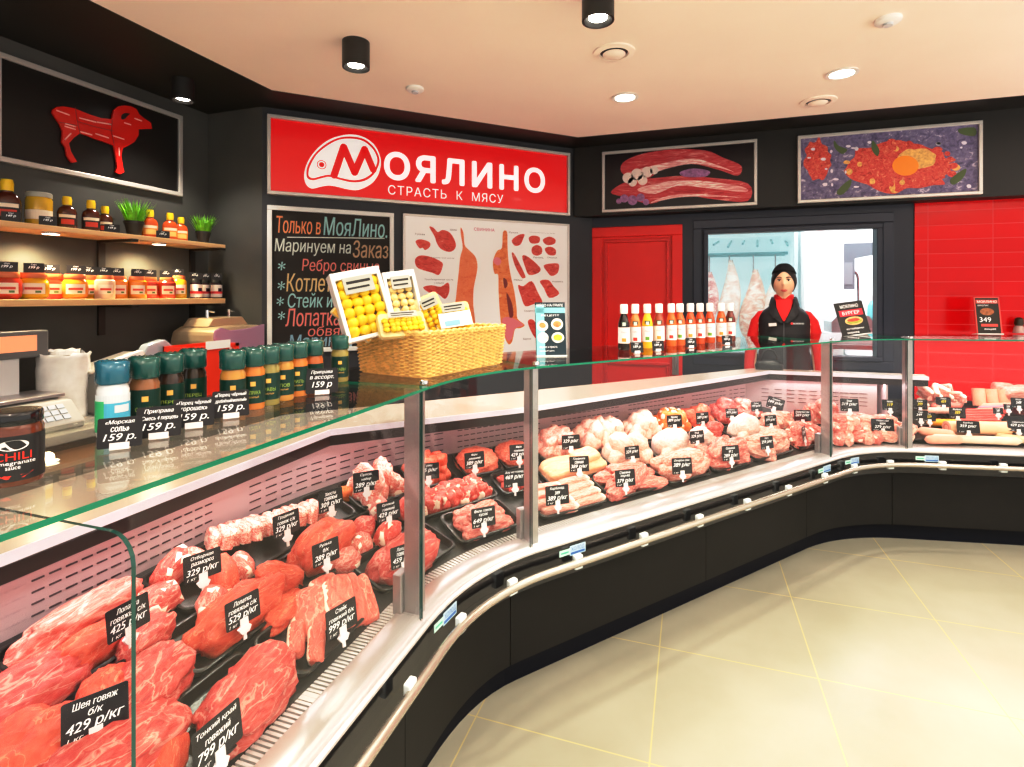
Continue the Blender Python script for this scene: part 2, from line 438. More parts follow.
def deckM(s, p, lift=0, rot=0):
    x, y, a = P3(s, p); sl = math.atan(SL)
    t = Vector((math.sin(a), math.cos(a), 0)); nrm = Vector((-math.cos(a), math.sin(a), 0))
    yv = nrm * math.cos(sl) + Vector((0, 0, math.sin(sl)))
    # x along the counter, y up the slope, z normal
    zv = t.cross(yv)
    if zv.z < 0: t = -t; zv = t.cross(yv)
    z = zdeck(p)
    M = Matrix(((t.x, yv.x, zv.x, x), (t.y, yv.y, zv.y, y), (t.z, yv.z, zv.z, z), (0, 0, 0, 1)))
    return M @ T(0, 0, lift) @ RZ(rot)
exec_order = []

# ================================================================== THE ROOM
XW, YC, YS, YB = -3.12, 2.79, 4.40, 4.55      # left wall, return wall, picture band, lower back wall
ZC, ZD = 2.68, 2.72
PD0 = (-2.66, 2.79); DA = R(46.6)
dD = Vector((math.sin(DA), math.cos(DA), 0)); nD = Vector((math.cos(DA), -math.sin(DA), 0))
uEnd = 2.42
PD1 = Vector((PD0[0], PD0[1], 0)) + dD * uEnd
ceil_m = mat('ceiling_paint', (.93, .83, .75), .8, var=.02, vscale=2)
struct(MB().box(-3.3, 4.6, -4, 7.6, -.06, 0).build('floor', floor_mat()))
# white ceiling panel with its diagonal edge, dark border higher up
mb = MB()
ce = [(-2.265, -4), (4.6, -4), (4.6, 3.94), (-.792, 3.915), (-2.275, 2.46)]
mb.poly(ce, ZC, ZC + .08)
struct(mb.build('ceiling', ceil_m))
struct(MB().box(-3.3, 4.6, -4, 4.75, ZD + .02, ZD + .12).build('trim_1', DARKC))
wl = struct(MB().box(XW - .12, XW, -4, YC + .12, 0, ZD + .02).build('wall_left', WALLG))
struct(MB().box(XW, PD0[0], YC, YC + .12, 0, ZD + .02).build('wall_return', WALLG))
MD = frame_M((PD0[0], PD0[1], 0), dD, (0, 0, 1))      # wall coordinates: x along, y up, z out of the wall
struct(MB().box(0, uEnd + .3, 0, ZD + .02, -.12, 0).build('wall_diagonal', mat('wall_blue_grey', (.040, .042, .050), .6, var=.1, vscale=3), M=MD))
# picture band above the door and window, lower wall behind it
struct(MB().box(PD1.x - .02, 4.6, YS, 4.75, 2.165, ZD + .02).build('trim_2', DARKC))
mb = MB()
zt = 2.165
for x0, x1, z0, z1 in ((PD1.x - .3, -.80, 0, zt), (-.06, .127, 0, zt), (.127, 1.296, 2.0, zt), (.127, 1.296, 0, 1.05), (1.296, 1.525, 0, zt), (-.80, -.06, 2.085, zt)):
    mb.box(x0, x1, YB, YB + .1, z0, z1)
struct(mb.build('wall_back', NAVY))
struct(MB().box(1.525, 4.6, YB - .01, YB + .1, 0, zt).build('wall_right', tile_mat()))
# red door with moulding
d = struct(MB().box(-.80, -.06, YB + .02, YB + .06, 0, 2.085).build('door_1', REDP))
mb = MB()
def rectframe(mb, x0, x1, z0, z1, w, y0, y1, mi=0):
    mb.box(x0, x1, y0, y1, z1 - w, z1, mi); mb.box(x0, x1, y0, y1, z0, z0 + w, mi)
    mb.box(x0, x0 + w, y0, y1, z0 + w, z1 - w, mi); mb.box(x1 - w, x1, y0, y1, z0 + w, z1 - w, mi)
rectframe(mb, -.80, -.06, 0, 2.085, .085, YB - .005, YB + .03)
mb.build('door_frame', REDP, d, bevel=.006)
mb = MB(); rectframe(mb, -.70, -.16, 1.05, 1.98, .03, YB + .005, YB + .03); rectframe(mb, -.70, -.16, .12, .95, .03, YB + .005, YB + .03)
mb.build('moulding', mat('red_moulding', (.70, .012, .010), .35), d, bevel=.006)
mb = MB(); mb.tube([(-.115, YB - .05, 1.02), (-.115, YB - .05, .9)], .01); mb.box(-.14, -.09, YB - .02, YB - .004, .86, 1.06)
mb.build('door_handle', STEEL, d)
# navy window frame and pane
mb = MB(); rectframe(mb, .10, 1.323, 1.02, 2.03, .035, YB - .035, YB + .06); rectframe(mb, .02, 1.40, .95, 2.11, .07, YB - .012, YB + .02)
w = struct(mb.build('window_1', mat('navy_gloss', (.020, .026, .05), .3), bevel=.005))
MB().box(.135, 1.29, YB + .03, YB + .036, 1.055, 1.995).build('pane', GLASSV, w)

# ------------------------------------------------ butchering room seen through the window
RW = mat('back_room_white', (.86, .90, .90), .5)
mb = MB(); mb.box(-.5, 4.6, 7.5, 7.6, 0, 2.9); mb.box(-.5, -.4, 4.75, 7.5, 0, 2.9); mb.box(4.5, 4.6, 4.75, 7.5, 0, 2.9)
struct(mb.build('wall_far', RW)); struct(MB().box(-.5, 4.6, 4.65, 7.6, 2.9, 2.98).build('trim_3', RW))
# glass fronted chill room with hanging carcasses
t = thing('cold_cabinet', 'pale blue glass-fronted chill cabinet with hanging meat, seen left through the back window', 'cold cabinet', T(.03, 6.5, 0) @ Matrix.Diagonal((.9, 1, 1, 1)))
mb = MB(); mb.box(0, 1.20, .9, .94, .3, 2.25); mb.box(0, .04, 0, .9, .3, 2.25); mb.box(1.16, 1.2, 0, .9, .3, 2.25); mb.box(0, 1.2, 0, .94, .25, .3); mb.box(0, 1.2, 0, .94, 2.25, 2.30)
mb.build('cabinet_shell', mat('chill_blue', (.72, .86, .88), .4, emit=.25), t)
mb = MB()
for z in (2.0,): mb.tube([(.02, .4, z), (1.18, .4, z)], .018); mb.tube([(.02, .6, z), (1.18, .6, z)], .018)
for k in range(7): mb.tube([(.08 + .17 * k, .05, 2.06 + .03 * (k % 2)), (.18 + .17 * k, .85, 2.2)], .014)
mb.build('hanging_rail', mat('rail_teal', (.30, .55, .58), .3, .4), t)
mb = MB(); rectframe(mb, 0, 1.2, .25, 2.3, .04, -.02, .02); mb.build('cabinet_frame', mat('pale_frame', (.55, .66, .68), .4), t)
MB().box(.04, 1.16, -.004, .0, .3, 2.25).build('glass_door', GLASSV, t)
def carcass(name, x, z0, z1, w, m, label):
    random.seed(int(x * 991)); rings = []
    n = 14
    for i in range(n + 1):
        q = i / n; z = z1 + (z0 - z1) * q
        r = w * (.12 + .95 * math.sin(PI * min(1, q * .95 + .03)) ** .8 * (.45 + .65 * q)) * (1 if q < .85 else (1 - (q - .85) * 4))
        ring = []
        for k in range(14):
            a = 2 * PI * k / 14
            ring.append((math.cos(a) * r * 1.0 + .03 * math.sin(q * 5 + x), math.sin(a) * r * .55, z + .02 * math.sin(a * 3)))
        rings.append(ring)
    b = MB().loft(rings)
    t2 = thing(name, label, 'hanging meat', T(.03 + x * .95, 6.5 + .45, 0), 'meat hanging in the chill cabinet')
    b.build('carcass', m, t2, smooth=True)
    MB().tube([(0, 0, z1 - .02), (0, 0, 2.0), (.03, 0, 2.02), (.05, 0, 1.98)], .008).build('hook', STEEL, t2)
carcass('hanging_carcass', .20, 1.05, 1.78, .11, meat_mat('carcass_red', (.5, .10, .10), (.8, .4, .38), (.95, .78, .72), 10, .5), 'dark red hanging carcass leftmost in the chill cabinet')
carcass('hanging_carcass', .44, .95, 1.92, .14, meat_mat('carcass_pale', (.75, .45, .38), (.92, .72, .62), (.96, .88, .80), 7, .5), 'pale narrow carcass hanging second from left in the chill cabinet')
carcass('hanging_carcass', .72, .92, 1.80, .16, meat_mat('carcass_mid', (.70, .30, .24), (.88, .56, .46), (.96, .86, .76), 7, .5), 'broad carcass hanging behind the saleswoman, left of her head, in the chill cabinet')
carcass('hanging_carcass', .97, 1.0, 1.82, .15, MATS['carcass_pale'], 'pale pink carcass hanging rightmost in the chill cabinet')
struct(MB().box(1.14, 1.50, 6.3, 7.5, 0, 2.9).build('trim_4', RW))
t = thing('stainless_sink', 'white work sink unit under the tall tap, seen right through the back window', 'sink', T(1.98, 6.25, 0))
mb = MB(); mb.box(-.45, .75, 0, .6, .85, .9); mb.box(-.45, -.41, 0, .04, 0, .85); mb.box(.71, .75, 0, .04, 0, .85); mb.box(-.45, .75, .02, .05, .3, .85); mb.box(-.45, .75, .12, .3, .9, 1.145)
mb.build('basin', mat('sink_white', (.80, .84, .85), .3, .2), t)
t = thing('spray_tap', 'tall curved chrome spray tap standing at the sink behind the window', 'tap', T(1.66, 6.42, .9))
pts = [(0, 0, 0), (0, 0, .78)] + [(-.11 + .11 * math.cos(a), 0, .78 + .11 * math.sin(a)) for a in [PI * k / 8 for k in range(1, 8)]] + [(-.22, 0, .78), (-.225, 0, .62)]
MB().tube(pts, .014).build('tap_pipe', mat('tap_grey', (.35, .38, .40), .25, .8), t, smooth=True)
MB().tube([(-.225, 0, .63), (-.23, 0, .52)], .022).build('spray_head', mat('tap_dark', (.12, .14, .15), .4), t)
MB().lathe([(.035, 0), (.035, .05), (.02, .07)]).build('tap_base', MATS['tap_grey'], t)
t = thing('towel_dispenser', 'grey wall dispenser left of the tall tap behind the window', 'dispenser', T(1.50, 6.50, 1.57))
mb = MB(); mb.poly([(0, 0), (.12, 0), (.12, .32), (.32, .36), (.30, .48), (0, .48)], 0, .12, M=Matrix.Rotation(PI / 2, 4, 'X'))
mb.build('housing', mat('dispenser_grey', (.16, .19, .22), .4), t)
MB().box(0.0, .10, -.125, -.119, .05, .28).build('dispenser_front', mat('dispenser_front', (.26, .30, .33), .3), t)
t = thing('glass_cleaner', 'turquoise bottle standing on the sink ledge beside the tap behind the window', 'bottle', T(1.79, 6.42, 1.3))
MB().lathe([(.045, -.15), (.05, .0), (.045, .10), (.02, .15)]).build('bottle_body', mat('turq', (.20, .62, .66), .3), t, smooth=True)
MB().lathe([(.02, .15), (.02, .2)]).build('bottle_cap', WHITE, t)
t = thing('work_table', 'steel and white worktable in the room behind the saleswoman', 'table', T(.1, 5.5, 0))
mb = MB(); mb.box(0, 1.75, 0, .6, 1.02, 1.06); mb.build('tabletop', STEEL, t)
for x in (.02, 1.69):
    for y in (.02, .54): MB().box(x, x + .04, y, y + .04, 0, 1.02).build('leg', STEEL, t)
t = thing('packing_machine', 'white packing machine standing on the worktable behind the saleswoman', 'machine', T(1.22, 5.6, 1.06))
MB().box(0, .42, 0, .35, .0, .10).build('machine_base', mat('offwhite', (.72, .74, .74), .4), t, bevel=.01)
mb = MB(); mb.poly([(0, .1), (.36, .1), (.36, .16), (.30, .26), (.05, .26), (0, .2)], -.3, 0, M=T(.02, .02, 0) @ Matrix.Rotation(PI / 2, 4, 'X'))
mb.build('machine_lid', mat('smoke_lid', (.45, .50, .52), .2), t)

# ------------------------------------------------ signs and pictures on the walls
def WD(px, py, off=0):                                # point on the diagonal wall in (u, z)
    r = atline(px, py, (PD0[0] + nD.x * off, PD0[1] + nD.y * off), DA)
    return ((r.x - PD0[0]) * dD.x + (r.y - PD0[1]) * dD.y, r.z)
def wall_frame(t, w, h, fw, depth, m, pan_m, pname='panel'):
    # local frame: x right, y up, z out of the wall
    mb = MB()
    for x0, x1, y0, y1 in ((0, w, 0, fw), (0, w, h - fw, h), (0, fw, fw, h - fw), (w - fw, w, fw, h - fw)): mb.box(x0, x1, y0, y1, 0, depth)
    mb.build('frame', m, t, bevel=.003)
    return MB().box(fw, w - fw, fw, h - fw, 0, depth * .55).build(pname, pan_m, t)
# --- big red sign
su0, sz0, su1, sz1 = .03, 2.165, 2.315, 2.685
t = thing('shop_sign', 'big red sign with white steak logo and lettering МОЯЛИНО', 'sign', MD @ T(su0, sz0, .002))
SR = mat('sign_red', (.78, .012, .016), .22, emit=.25, coat=.3)
wall_frame(t, su1 - su0, sz1 - sz0, .022, .05, mat('frame_silver', (.62, .60, .58), .35, .4), SR)
zf = .0285
def S(zx, zy):                                       # logo zoom coordinates -> sign plane
    u, z = WD(290 + zx / 7.314, 120 + zy / 7.311, .03); return (u - su0, z - sz0)
SW = mat('sign_white', (.90, .86, .86), .4, emit=.3)
outer = smooth_poly([S(*p) for p in [(103, 420), (112, 350), (150, 270), (220, 190), (310, 133), (430, 106), (530, 122), (610, 175), (655, 255), (664, 330), (640, 410), (590, 470), (500, 512), (420, 507), (340, 488), (280, 480), (220, 490), (160, 502), (120, 475)]])
ring = smooth_poly([S(*p) for p in [(120, 395), (130, 335), (180, 250), (255, 182), (345, 135), (440, 122), (540, 140), (612, 198), (650, 270), (648, 330), (610, 400), (545, 445), (460, 456), (370, 438), (290, 416), (230, 426), (170, 441), (130, 428)]])
innr = smooth_poly([S(*p) for p in [(134, 392), (146, 338), (193, 256), (265, 193), (350, 148), (440, 137), (530, 153), (598, 205), (635, 272), (632, 330), (598, 390), (535, 430), (460, 441), (370, 424), (290, 402), (230, 411), (172, 426), (142, 416)]])
mb = MB()
mb.poly(outer, zf, zf + .002, 0); mb.poly(ring, zf, zf + .003, 1); mb.poly(innr, zf, zf + .004, 0)
sc_ = .0058 * 1.0
wM = (Vector(S(345, 400)) - Vector(S(290, 400))).length
mb.stroke([S(322, 405), S(392, 198), S(472, 385), S(545, 215), S(608, 365)], wM * .95, zf + .004, 1, thick=.001)
e = S(231, 328); rr = wM * .62
mb.poly(circle(e[0], e[1], rr, 20), zf, zf + .0045, 1); mb.poly(circle(e[0], e[1], rr * .85, 20), zf, zf + .005, 0); mb.poly(circle(e[0], e[1], rr * .55, 20), zf, zf + .0055, 1)
mb.build('steak_logo', [SW, SR], t)
def TB(x0, x1, yt, yb):                               # text box between px x0..x1 at heights of both ends
    a = WD(x0, yt, .03); b = WD(x1, yb, .03); return a[0] - su0, b[0] - su0
u0, u1 = WD(385, 160, .03)[0] - su0, WD(544, 180, .03)[0] - su0
zt_ = WD(388, 152, .03)[1] - sz0; zb_ = WD(388, 178.5, .03)[1] - sz0
mb = MB(); mb.text('ОЯЛИНО', u0, u1, zb_, zt_, zf + .002, bold=.035, gap=1.22)
u0, u1 = WD(388, 190, .03)[0] - su0, WD(503, 197, .03)[0] - su0
zt_ = WD(390, 185, .03)[1] - sz0; zb_ = WD(390, 194.5, .03)[1] - sz0
mb.text('СТРАСТЬ  К  МЯСУ', u0, u1, zb_, zt_, zf + .002, bold=.01, gap=1.15); mb.build('lettering', SW, t)
# --- chalkboard
bu0, bu1, bz0, bz1 = .03, .858, 1.12, 2.095
t = thing('menu_chalkboard', 'black chalkboard with coloured handwriting in a white frame below the sign', 'chalkboard', MD @ T(bu0, bz0, .002))
CB = mat('chalkboard', (.018, .013, .010), .7, var=.3, vscale=8)
wall_frame(t, bu1 - bu0, bz1 - bz0, .03, .03, mat('frame_white', (.74, .76, .76), .4), CB, 'board')
def B(zx, zy): u, z = WD(260 + zx / 5.1125, 200 + zy / 5.1133, .02); return (u - bu0, z - bz0)
CH = [mat('chalk_orange', (.85, .36, .16), .8, emit=.08), mat('chalk_teal', (.42, .66, .66), .8, emit=.08), mat('chalk_pale', (.72, .76, .70), .8, emit=.08), mat('chalk_tan', (.62, .42, .26), .8, emit=.08),
      mat('chalk_red', (.80, .28, .24), .8, emit=.08), mat('chalk_yellow', (.74, .58, .30), .8, emit=.08), mat('chalk_blue', (.34, .52, .62), .8, emit=.08)]
mb = MB()
def cline(txt, x0, y0, x1, y1, mi, sh=.12):           # (x0,y0) upper left, (x1,y1) lower right in zoom coordinates
    a = B(x0, y0); b = B(x1, y1); mb.text(txt, a[0], b[0], b[1], a[1], .0178, mi, shear=sh, bold=.012)
cline('Только в', 85, 80, 310, 178, 0); cline('МояЛино.', 325, 85, 650, 195, 1); cline('Маринуем на', 75, 195, 465, 292, 2); cline('Заказ', 475, 205, 655, 300, 3)
cline('*', 92, 315, 130, 360, 1); cline('Ребро свиные', 215, 300, 610, 385, 4); cline('*', 90, 415, 128, 460, 1); cline('Котлета', 135, 375, 400, 470, 5)
cline('*', 85, 495, 122, 540, 1); cline('Стейк из мяса', 142, 475, 560, 548, 1); cline('*', 92, 570, 128, 612, 1); cline('Лопатка из', 130, 555, 500, 640, 4)
cline('обвязка', 245, 645, 520, 690, 4); cline('Маринад', 150, 690, 470, 760, 6)
a, b = B(140, 190), B(635, 196); mb.stroke([a, b], .006, .0177, 2)
mb.build('chalk_lettering', CH, t)
# --- meat cuts poster
pu0, pu1, pz0, pz1 = .925, 2.325, 1.0, 2.10
t = thing('meat_cuts_poster', 'white framed poster of pork cuts with two half carcasses, under the red sign', 'poster', MD @ T(pu0, pz0, .002))
wall_frame(t, pu1 - pu0, pz1 - pz0, .016, .022, ALU, mat('poster_white', (.88, .86, .87), .35, emit=.06), 'board')
def Q(zx, zy): u, z = WD(398 + zx / 4.794, 205 + zy / 4.794, .012); return (u - pu0, z - pz0)
PM = [meat_mat('poster_red', (.36, .015, .015), (.70, .06, .04), (.88, .30, .22), 14, .62), meat_mat('poster_side', (.78, .17, .05), (.86, .25, .09), (.90, .38, .18), 5, .6), meat_mat('poster_inner', (.55, .06, .02), (.82, .24, .06), (.92, .50, .22), 9, .58),
      mat('poster_pink', (.80, .25, .30), .5), mat('poster_text', (.14, .13, .15), .6), mat('poster_title', (.62, .10, .24), .6), mat('poster_dark', (.28, .03, .03), .5)]
mb = MB(); z0, z1 = .0121, .0128
def pp(pts, mi, sm=True):
    q = [Q(*p) for p in pts]; mb.poly(smooth_poly(q, 3) if sm else q, z0, z1, mi)
pp([(300, 108), (313, 135), (318, 190), (335, 212), (368, 245), (380, 285), (376, 330), (362, 400), (360, 480), (364, 590), (268, 590), (278, 440), (290, 330), (298, 250), (310, 205), (302, 150)], 1)
pp([(503, 130), (522, 130), (524, 190), (528, 260), (538, 330), (558, 420), (568, 500), (572, 545), (606, 575), (585, 590), (560, 595), (548, 650), (530, 668), (510, 630), (492, 560), (482, 420), (480, 335), (462, 328), (455, 270), (475, 220), (498, 205)], 2)
z0, z1 = .0128, .0133
pp([(470, 250), (488, 256), (494, 275), (480, 290), (462, 280), (456, 262)], 3); pp([(505, 350), (520, 360), (524, 385), (512, 400), (506, 380)], 6)
pp([(520, 420), (545, 470), (552, 530), (535, 540), (525, 480)], 6); pp([(500, 545), (545, 540), (600, 575), (560, 592), (545, 640), (525, 650), (508, 610)], 3)
z0, z1 = .0121, .0128
for pts in ([(85, 172), (110, 165), (150, 178), (152, 200), (130, 216), (118, 205), (105, 208), (90, 190)], [(150, 105), (170, 110), (190, 130), (215, 120), (250, 135), (275, 180), (272, 210), (245, 225), (205, 210), (185, 180), (175, 150)],
            [(85, 255), (110, 242), (160, 250), (210, 275), (212, 300), (195, 335), (165, 325), (100, 305), (82, 280)], [(120, 395), (160, 385), (205, 392), (240, 372), (245, 415), (225, 450), (190, 425), (150, 420)],
            [(545, 170), (575, 145), (605, 140), (600, 160), (585, 190), (560, 195)], [(628, 155), (650, 147), (678, 155), (675, 180), (645, 185), (630, 175)], [(695, 165), (725, 152), (753, 165), (750, 185), (720, 193), (700, 182)],
            [(642, 205), (665, 192), (688, 205), (688, 232), (665, 243), (643, 232)], [(703, 210), (730, 200), (755, 215), (752, 240), (720, 238)], [(545, 232), (560, 240), (608, 335), (604, 350), (590, 345), (560, 290)],
            [(595, 245), (625, 250), (680, 300), (672, 325), (628, 335), (610, 300)], [(698, 290), (740, 280), (770, 285), (765, 325), (735, 340), (715, 320)], [(575, 385), (600, 390), (640, 365), (670, 420), (692, 470), (650, 475), (610, 485), (590, 440)],
            [(680, 365), (720, 360), (745, 390), (772, 425), (725, 445), (700, 400)], [(622, 560), (640, 548), (660, 570), (664, 640), (640, 610)]): pp(pts, 0)
def cap_(txt, x, y, w, h, mi=4): a = Q(x - w / 2, y - h / 2); b = Q(x + w / 2, y + h / 2); mb.text(txt, a[0], b[0], b[1], a[1], .0128, mi)
cap_('СВИНИНА', 413, 118, 98, 20, 5)
for s_, x, y, w, h in (('Голова', 105, 140, 46, 11), ('Шея', 265, 119, 32, 10), ('Окорок без кости', 212, 254, 112, 10), ('Тазобедренная часть', 195, 358, 138, 10), ('с рулькой', 195, 374, 46, 9), ('Рулька', 553, 133, 42, 11), ('Полуфабрикаты из мяса', 690, 134, 122, 10),
                       ('Печень', 672, 252, 48, 9), ('Сердце', 738, 253, 46, 9), ('Рёбра', 575, 360, 40, 9), ('Корейка', 765, 368, 50, 9), ('Грудинка', 630, 508, 50, 9), ('Вырезка', 618, 642, 38, 9)): cap_(s_, x, y, w, h)
mb.build('printed_cuts', PM, t)
# --- back-wall pictures
def picture(label, name, x0, x1, z0, z1, pan):
    t = thing(name, label, 'picture', frame_M((x0, YS - .002, z0), (1, 0, 0), (0, 0, 1)))
    wall_frame(t, x1 - x0, z1 - z0, .022, .035, ALU, pan, 'board'); return t
t = picture('framed photo of raw pork ribs on black, on the band above the red door', 'wall_picture', -.685, .475, 2.183, 2.677, mat('print_black', (.010, .006, .008), .3))
def K(zx, zy): q = aty(520 + zx * .219, 100 + zy * .219, YS - .02); return (q.x + .685, q.z - 2.183)
def K2(zx, zy): q = aty(560 + zx * .4531, zy * .4531, YS - .02); return (q.x + .685, q.z - 2.183)
RBM = [meat_mat('print_rib', (.30, .01, .02), (.58, .035, .05), (.80, .34, .32), 9, .60, (.7, 4, 3)), meat_mat('print_rib_fat', (.55, .10, .12), (.80, .36, .36), (.95, .80, .76), 12, .5, (.7, 4, 3)), mat('garlic', (.85, .72, .68), .4), mat('onion_purple', (.36, .16, .36), .4, var=.4, vscale=40)]
mb = MB(); z0 = .0194
def poly2(fn, pts, mi, dz): mb.poly(smooth_poly([fn(*p) for p in pts], 4), z0, z0 + dz, mi)
poly2(K2, [(138, 360), (180, 340), (250, 330), (320, 332), (360, 348), (400, 366), (392, 388), (350, 375), (290, 362), (230, 372), (190, 395), (140, 385)], 0, .001)
poly2(K2, [(150, 382), (220, 362), (290, 350), (340, 362), (385, 380), (350, 370), (290, 362), (230, 374), (180, 392)], 1, .0016)
poly2(K2, [(112, 425), (150, 400), (220, 392), (270, 388), (330, 392), (415, 405), (414, 444), (340, 440), (260, 430), (200, 450), (150, 436)], 0, .0012)
poly2(K2, [(170, 418), (230, 402), (300, 398), (400, 412), (408, 424), (330, 416), (260, 410), (210, 428)], 1, .0018)
poly2(K2, [(200, 448), (240, 432), (300, 428), (400, 436), (330, 434), (260, 436)], 1, .0018)
poly2(K2, [(265, 380), (295, 372), (330, 378), (320, 390), (275, 390)], 3, .002)
for x, y, r in ((150, 393, 12), (170, 385, 13), (192, 380, 12), (208, 376, 9), (182, 398, 11), (160, 402, 10)): poly2(K2, circle(x, y, r, 8), 2, .0022)
for x, y, r in ((142, 438, 9), (160, 442, 11), (178, 436, 9), (130, 444, 6), (190, 446, 7)): poly2(K2, circle(x, y, r, 8), 3, .0022)
mb.build('printed_ribs', RBM, t)
t = picture('framed photo of minced meat with egg yolk on slate, above the window and tiles', 'wall_picture', .745, 1.85, 2.18, 2.673, meat_mat('print_slate', (.05, .04, .09), (.16, .13, .26), (.55, .50, .62), 22, .60, (1, 1, 1), .4, .05))
def K2(zx, zy): q = aty(560 + zx * .4531, zy * .4531, YS - .02); return (q.x - .745, q.z - 2.18)
EM = [meat_mat('print_mince', (.28, .01, .01), (.62, .06, .05), (.85, .40, .22), 45, .60, (1, 1, 1)), mat('yolk', (.90, .28, .02), .15, emit=.1), mat('parsley', (.10, .14, .05), .5), mat('salt_flake', (.75, .70, .80), .5), mat('egg_gold', (.80, .45, .14), .4, var=.3, vscale=60)]
mb = MB(); random.seed(4)
def blob(cx, cy, rx, ry, n=26, j=.14): return [(cx + rx * math.cos(2 * PI * k / n) * (1 + random.uniform(-j, j)), cy + ry * math.sin(2 * PI * k / n) * (1 + random.uniform(-j, j))) for k in range(n)]
poly2(K2, blob(752, 368, 116, 54), 0, .001); poly2(K2, blob(568, 354, 28, 46), 0, .001)
for k in range(60):
    a = random.uniform(0, 2 * PI); q = random.uniform(.5, 1.05); poly2(K2, blob(752 + 116 * q * math.cos(a), 368 + 54 * q * math.sin(a), random.uniform(5, 11), random.uniform(4, 8), 8), random.choice([0, 0, 0, 0, 4]), .0012 + .0004 * random.random())
poly2(K2, blob(790, 350, 42, 22, 18, .1), 4, .0019)
poly2(K2, circle(762, 366, 29, 20, 22), 1, .0026)
for k in range(46):
    x, y = random.uniform(535, 905), random.uniform(310, 430)
    if ((x - 752) / 120) ** 2 + ((y - 368) / 58) ** 2 > 1.05: poly2(K2, blob(x, y, random.uniform(2, 7), random.uniform(2, 5), 7), 3, .0014)
for pts in ([(605, 310), (615, 322), (634, 330), (622, 340), (606, 326)], [(610, 425), (624, 408), (642, 396), (640, 412), (622, 430)], [(690, 310), (704, 330), (700, 345), (688, 330)], [(880, 285), (915, 282), (915, 300), (885, 296)], [(862, 395), (895, 372), (890, 392), (868, 408)]): poly2(K2, pts, 2, .0018)
mb.build('printed_dish', EM, t)
# --- ram picture on the left wall
ry0, ry1, rz0, rz1 = 1.61, 2.575, 2.137, 2.655
ry0 = 1.60
t = thing('ram_picture', 'framed black panel with a red raised ram silhouette on the left wall', 'picture', frame_M((XW + .002, ry0, rz0), (0, 1, 0), (0, 0, 1)))
wall_frame(t, ry1 - ry0, rz1 - rz0, .026, .03, ALU, mat('panel_black', (.010, .009, .008), .35), 'board')
def RM(zx, zy): q = atx(30 + zx / 7.314, 90 + zy / 7.31, XW + .035); return (q.y - ry0, q.z - rz0)
RED2 = mat('ram_red', (.70, .018, .012), .25, coat=.4)
ram = [(163, 165), (170, 140), (195, 123), (240, 118), (310, 130), (370, 152), (440, 180), (520, 205), (600, 212), (606, 180), (615, 145), (645, 120), (690, 112), (740, 118), (780, 140), (800, 178), (840, 210), (885, 240), (893, 285), (850, 285), (795, 288), (795, 330), (765, 380), (715, 410), (680, 425), (668, 480), (680, 560), (690, 600), (660, 615), (625, 600), (640, 560), (628, 480), (615, 405), (560, 385), (480, 360), (410, 330), (365, 318), (320, 350), (285, 390), (300, 450), (330, 500), (345, 525), (310, 532), (290, 510), (270, 480), (262, 420), (235, 385), (240, 300), (220, 250), (190, 205)]
mb = MB(); mb.poly([RM(*p) for p in ram], .022, .034)
mb.poly(smooth_poly([RM(*p) for p in [(665, 200), (675, 178), (700, 168), (730, 175), (712, 190), (690, 212), (672, 215)]]), .034, .0346, 1)
for x0, y0, x1, y1 in ((195, 150, 285, 183), (258, 248, 332, 268), (255, 265, 330, 288), (255, 362, 297, 318), (362, 205, 480, 235), (370, 305, 450, 328), (480, 320, 572, 350), (608, 335, 685, 360), (650, 425, 652, 480), (690, 240, 735, 254), (765, 208, 815, 226), (490, 235, 590, 252)):
    mb.stroke([RM(x0, y0), RM(x1, y1)], .006, .0345, 2)
for p in ([(330, 130), (345, 230), (365, 318)], [(345, 230), (480, 270), (610, 300)], [(600, 215), (595, 300), (615, 405)], [(215, 235), (345, 260)]): mb.stroke([RM(*q) for q in p], .004, .0343, 3)
mb.build('ram_silhouette', [RED2, BLACK, mat('ram_caption', (.95, .55, .5), .5), mat('ram_line', (.36, .006, .006), .4)], t)

# ------------------------------------------------ ceiling fittings
LAMP = mat('lamp_glow', (1, .95, .85), .5, emit=14)
def cyl_spot(px, py, z, ceil, label, strength=40, r=.062, h=.13):
    q = atz(px, py, z)
    t = thing('ceiling_spotlight', label, 'spotlight', T(q.x, q.y, z), 'black cylinder spotlights')
    mb = MB(); mb.lathe([(r, 0), (r, ceil - z), (r - .004, ceil - z)], 28, cap=False); mb.lathe([(r, 0), (r - .008, .0), (r - .02, .028), (.001, .03)], 28, cap=False)
    mb.build('housing', mat('spot_black', (.022, .020, .018), .4), t, smooth='auto')
    MB().lathe([(.001, .012), (r - .026, .012), (r - .026, .02)], 24, cap=False).build('lamp_disc', LAMP, t)
    spot(q.x, q.y, z - .02, strength, t)
    return t
def spot(x, y, z, pw, parent=None, col=(1, .91, .79), ang=110, blend=.6, size=.05, tilt=None, name='downlight_beam'):
    l = bpy.data.lights.new(name, 'SPOT'); l.energy = pw; l.color = col; l.spot_size = R(ang); l.spot_blend = blend; l.shadow_soft_size = size
    o = bpy.data.objects.new(name, l); C.objects.link(o); o.location = (x, y, z)
    if tilt is not None: o.rotation_euler = tilt
    return o
cyl_spot(356, 68, 2.56, ZC, 'black cylinder spotlight on the white ceiling left of the smoke detector', 60)
cyl_spot(598, 21, 2.56, ZC, 'black cylinder spotlight cut by the top edge above the round vent', 60)
cyl_spot(183, 101, 2.62, ZD + .02, 'black spotlight on the dark ceiling border above the ram picture', 45, .06)
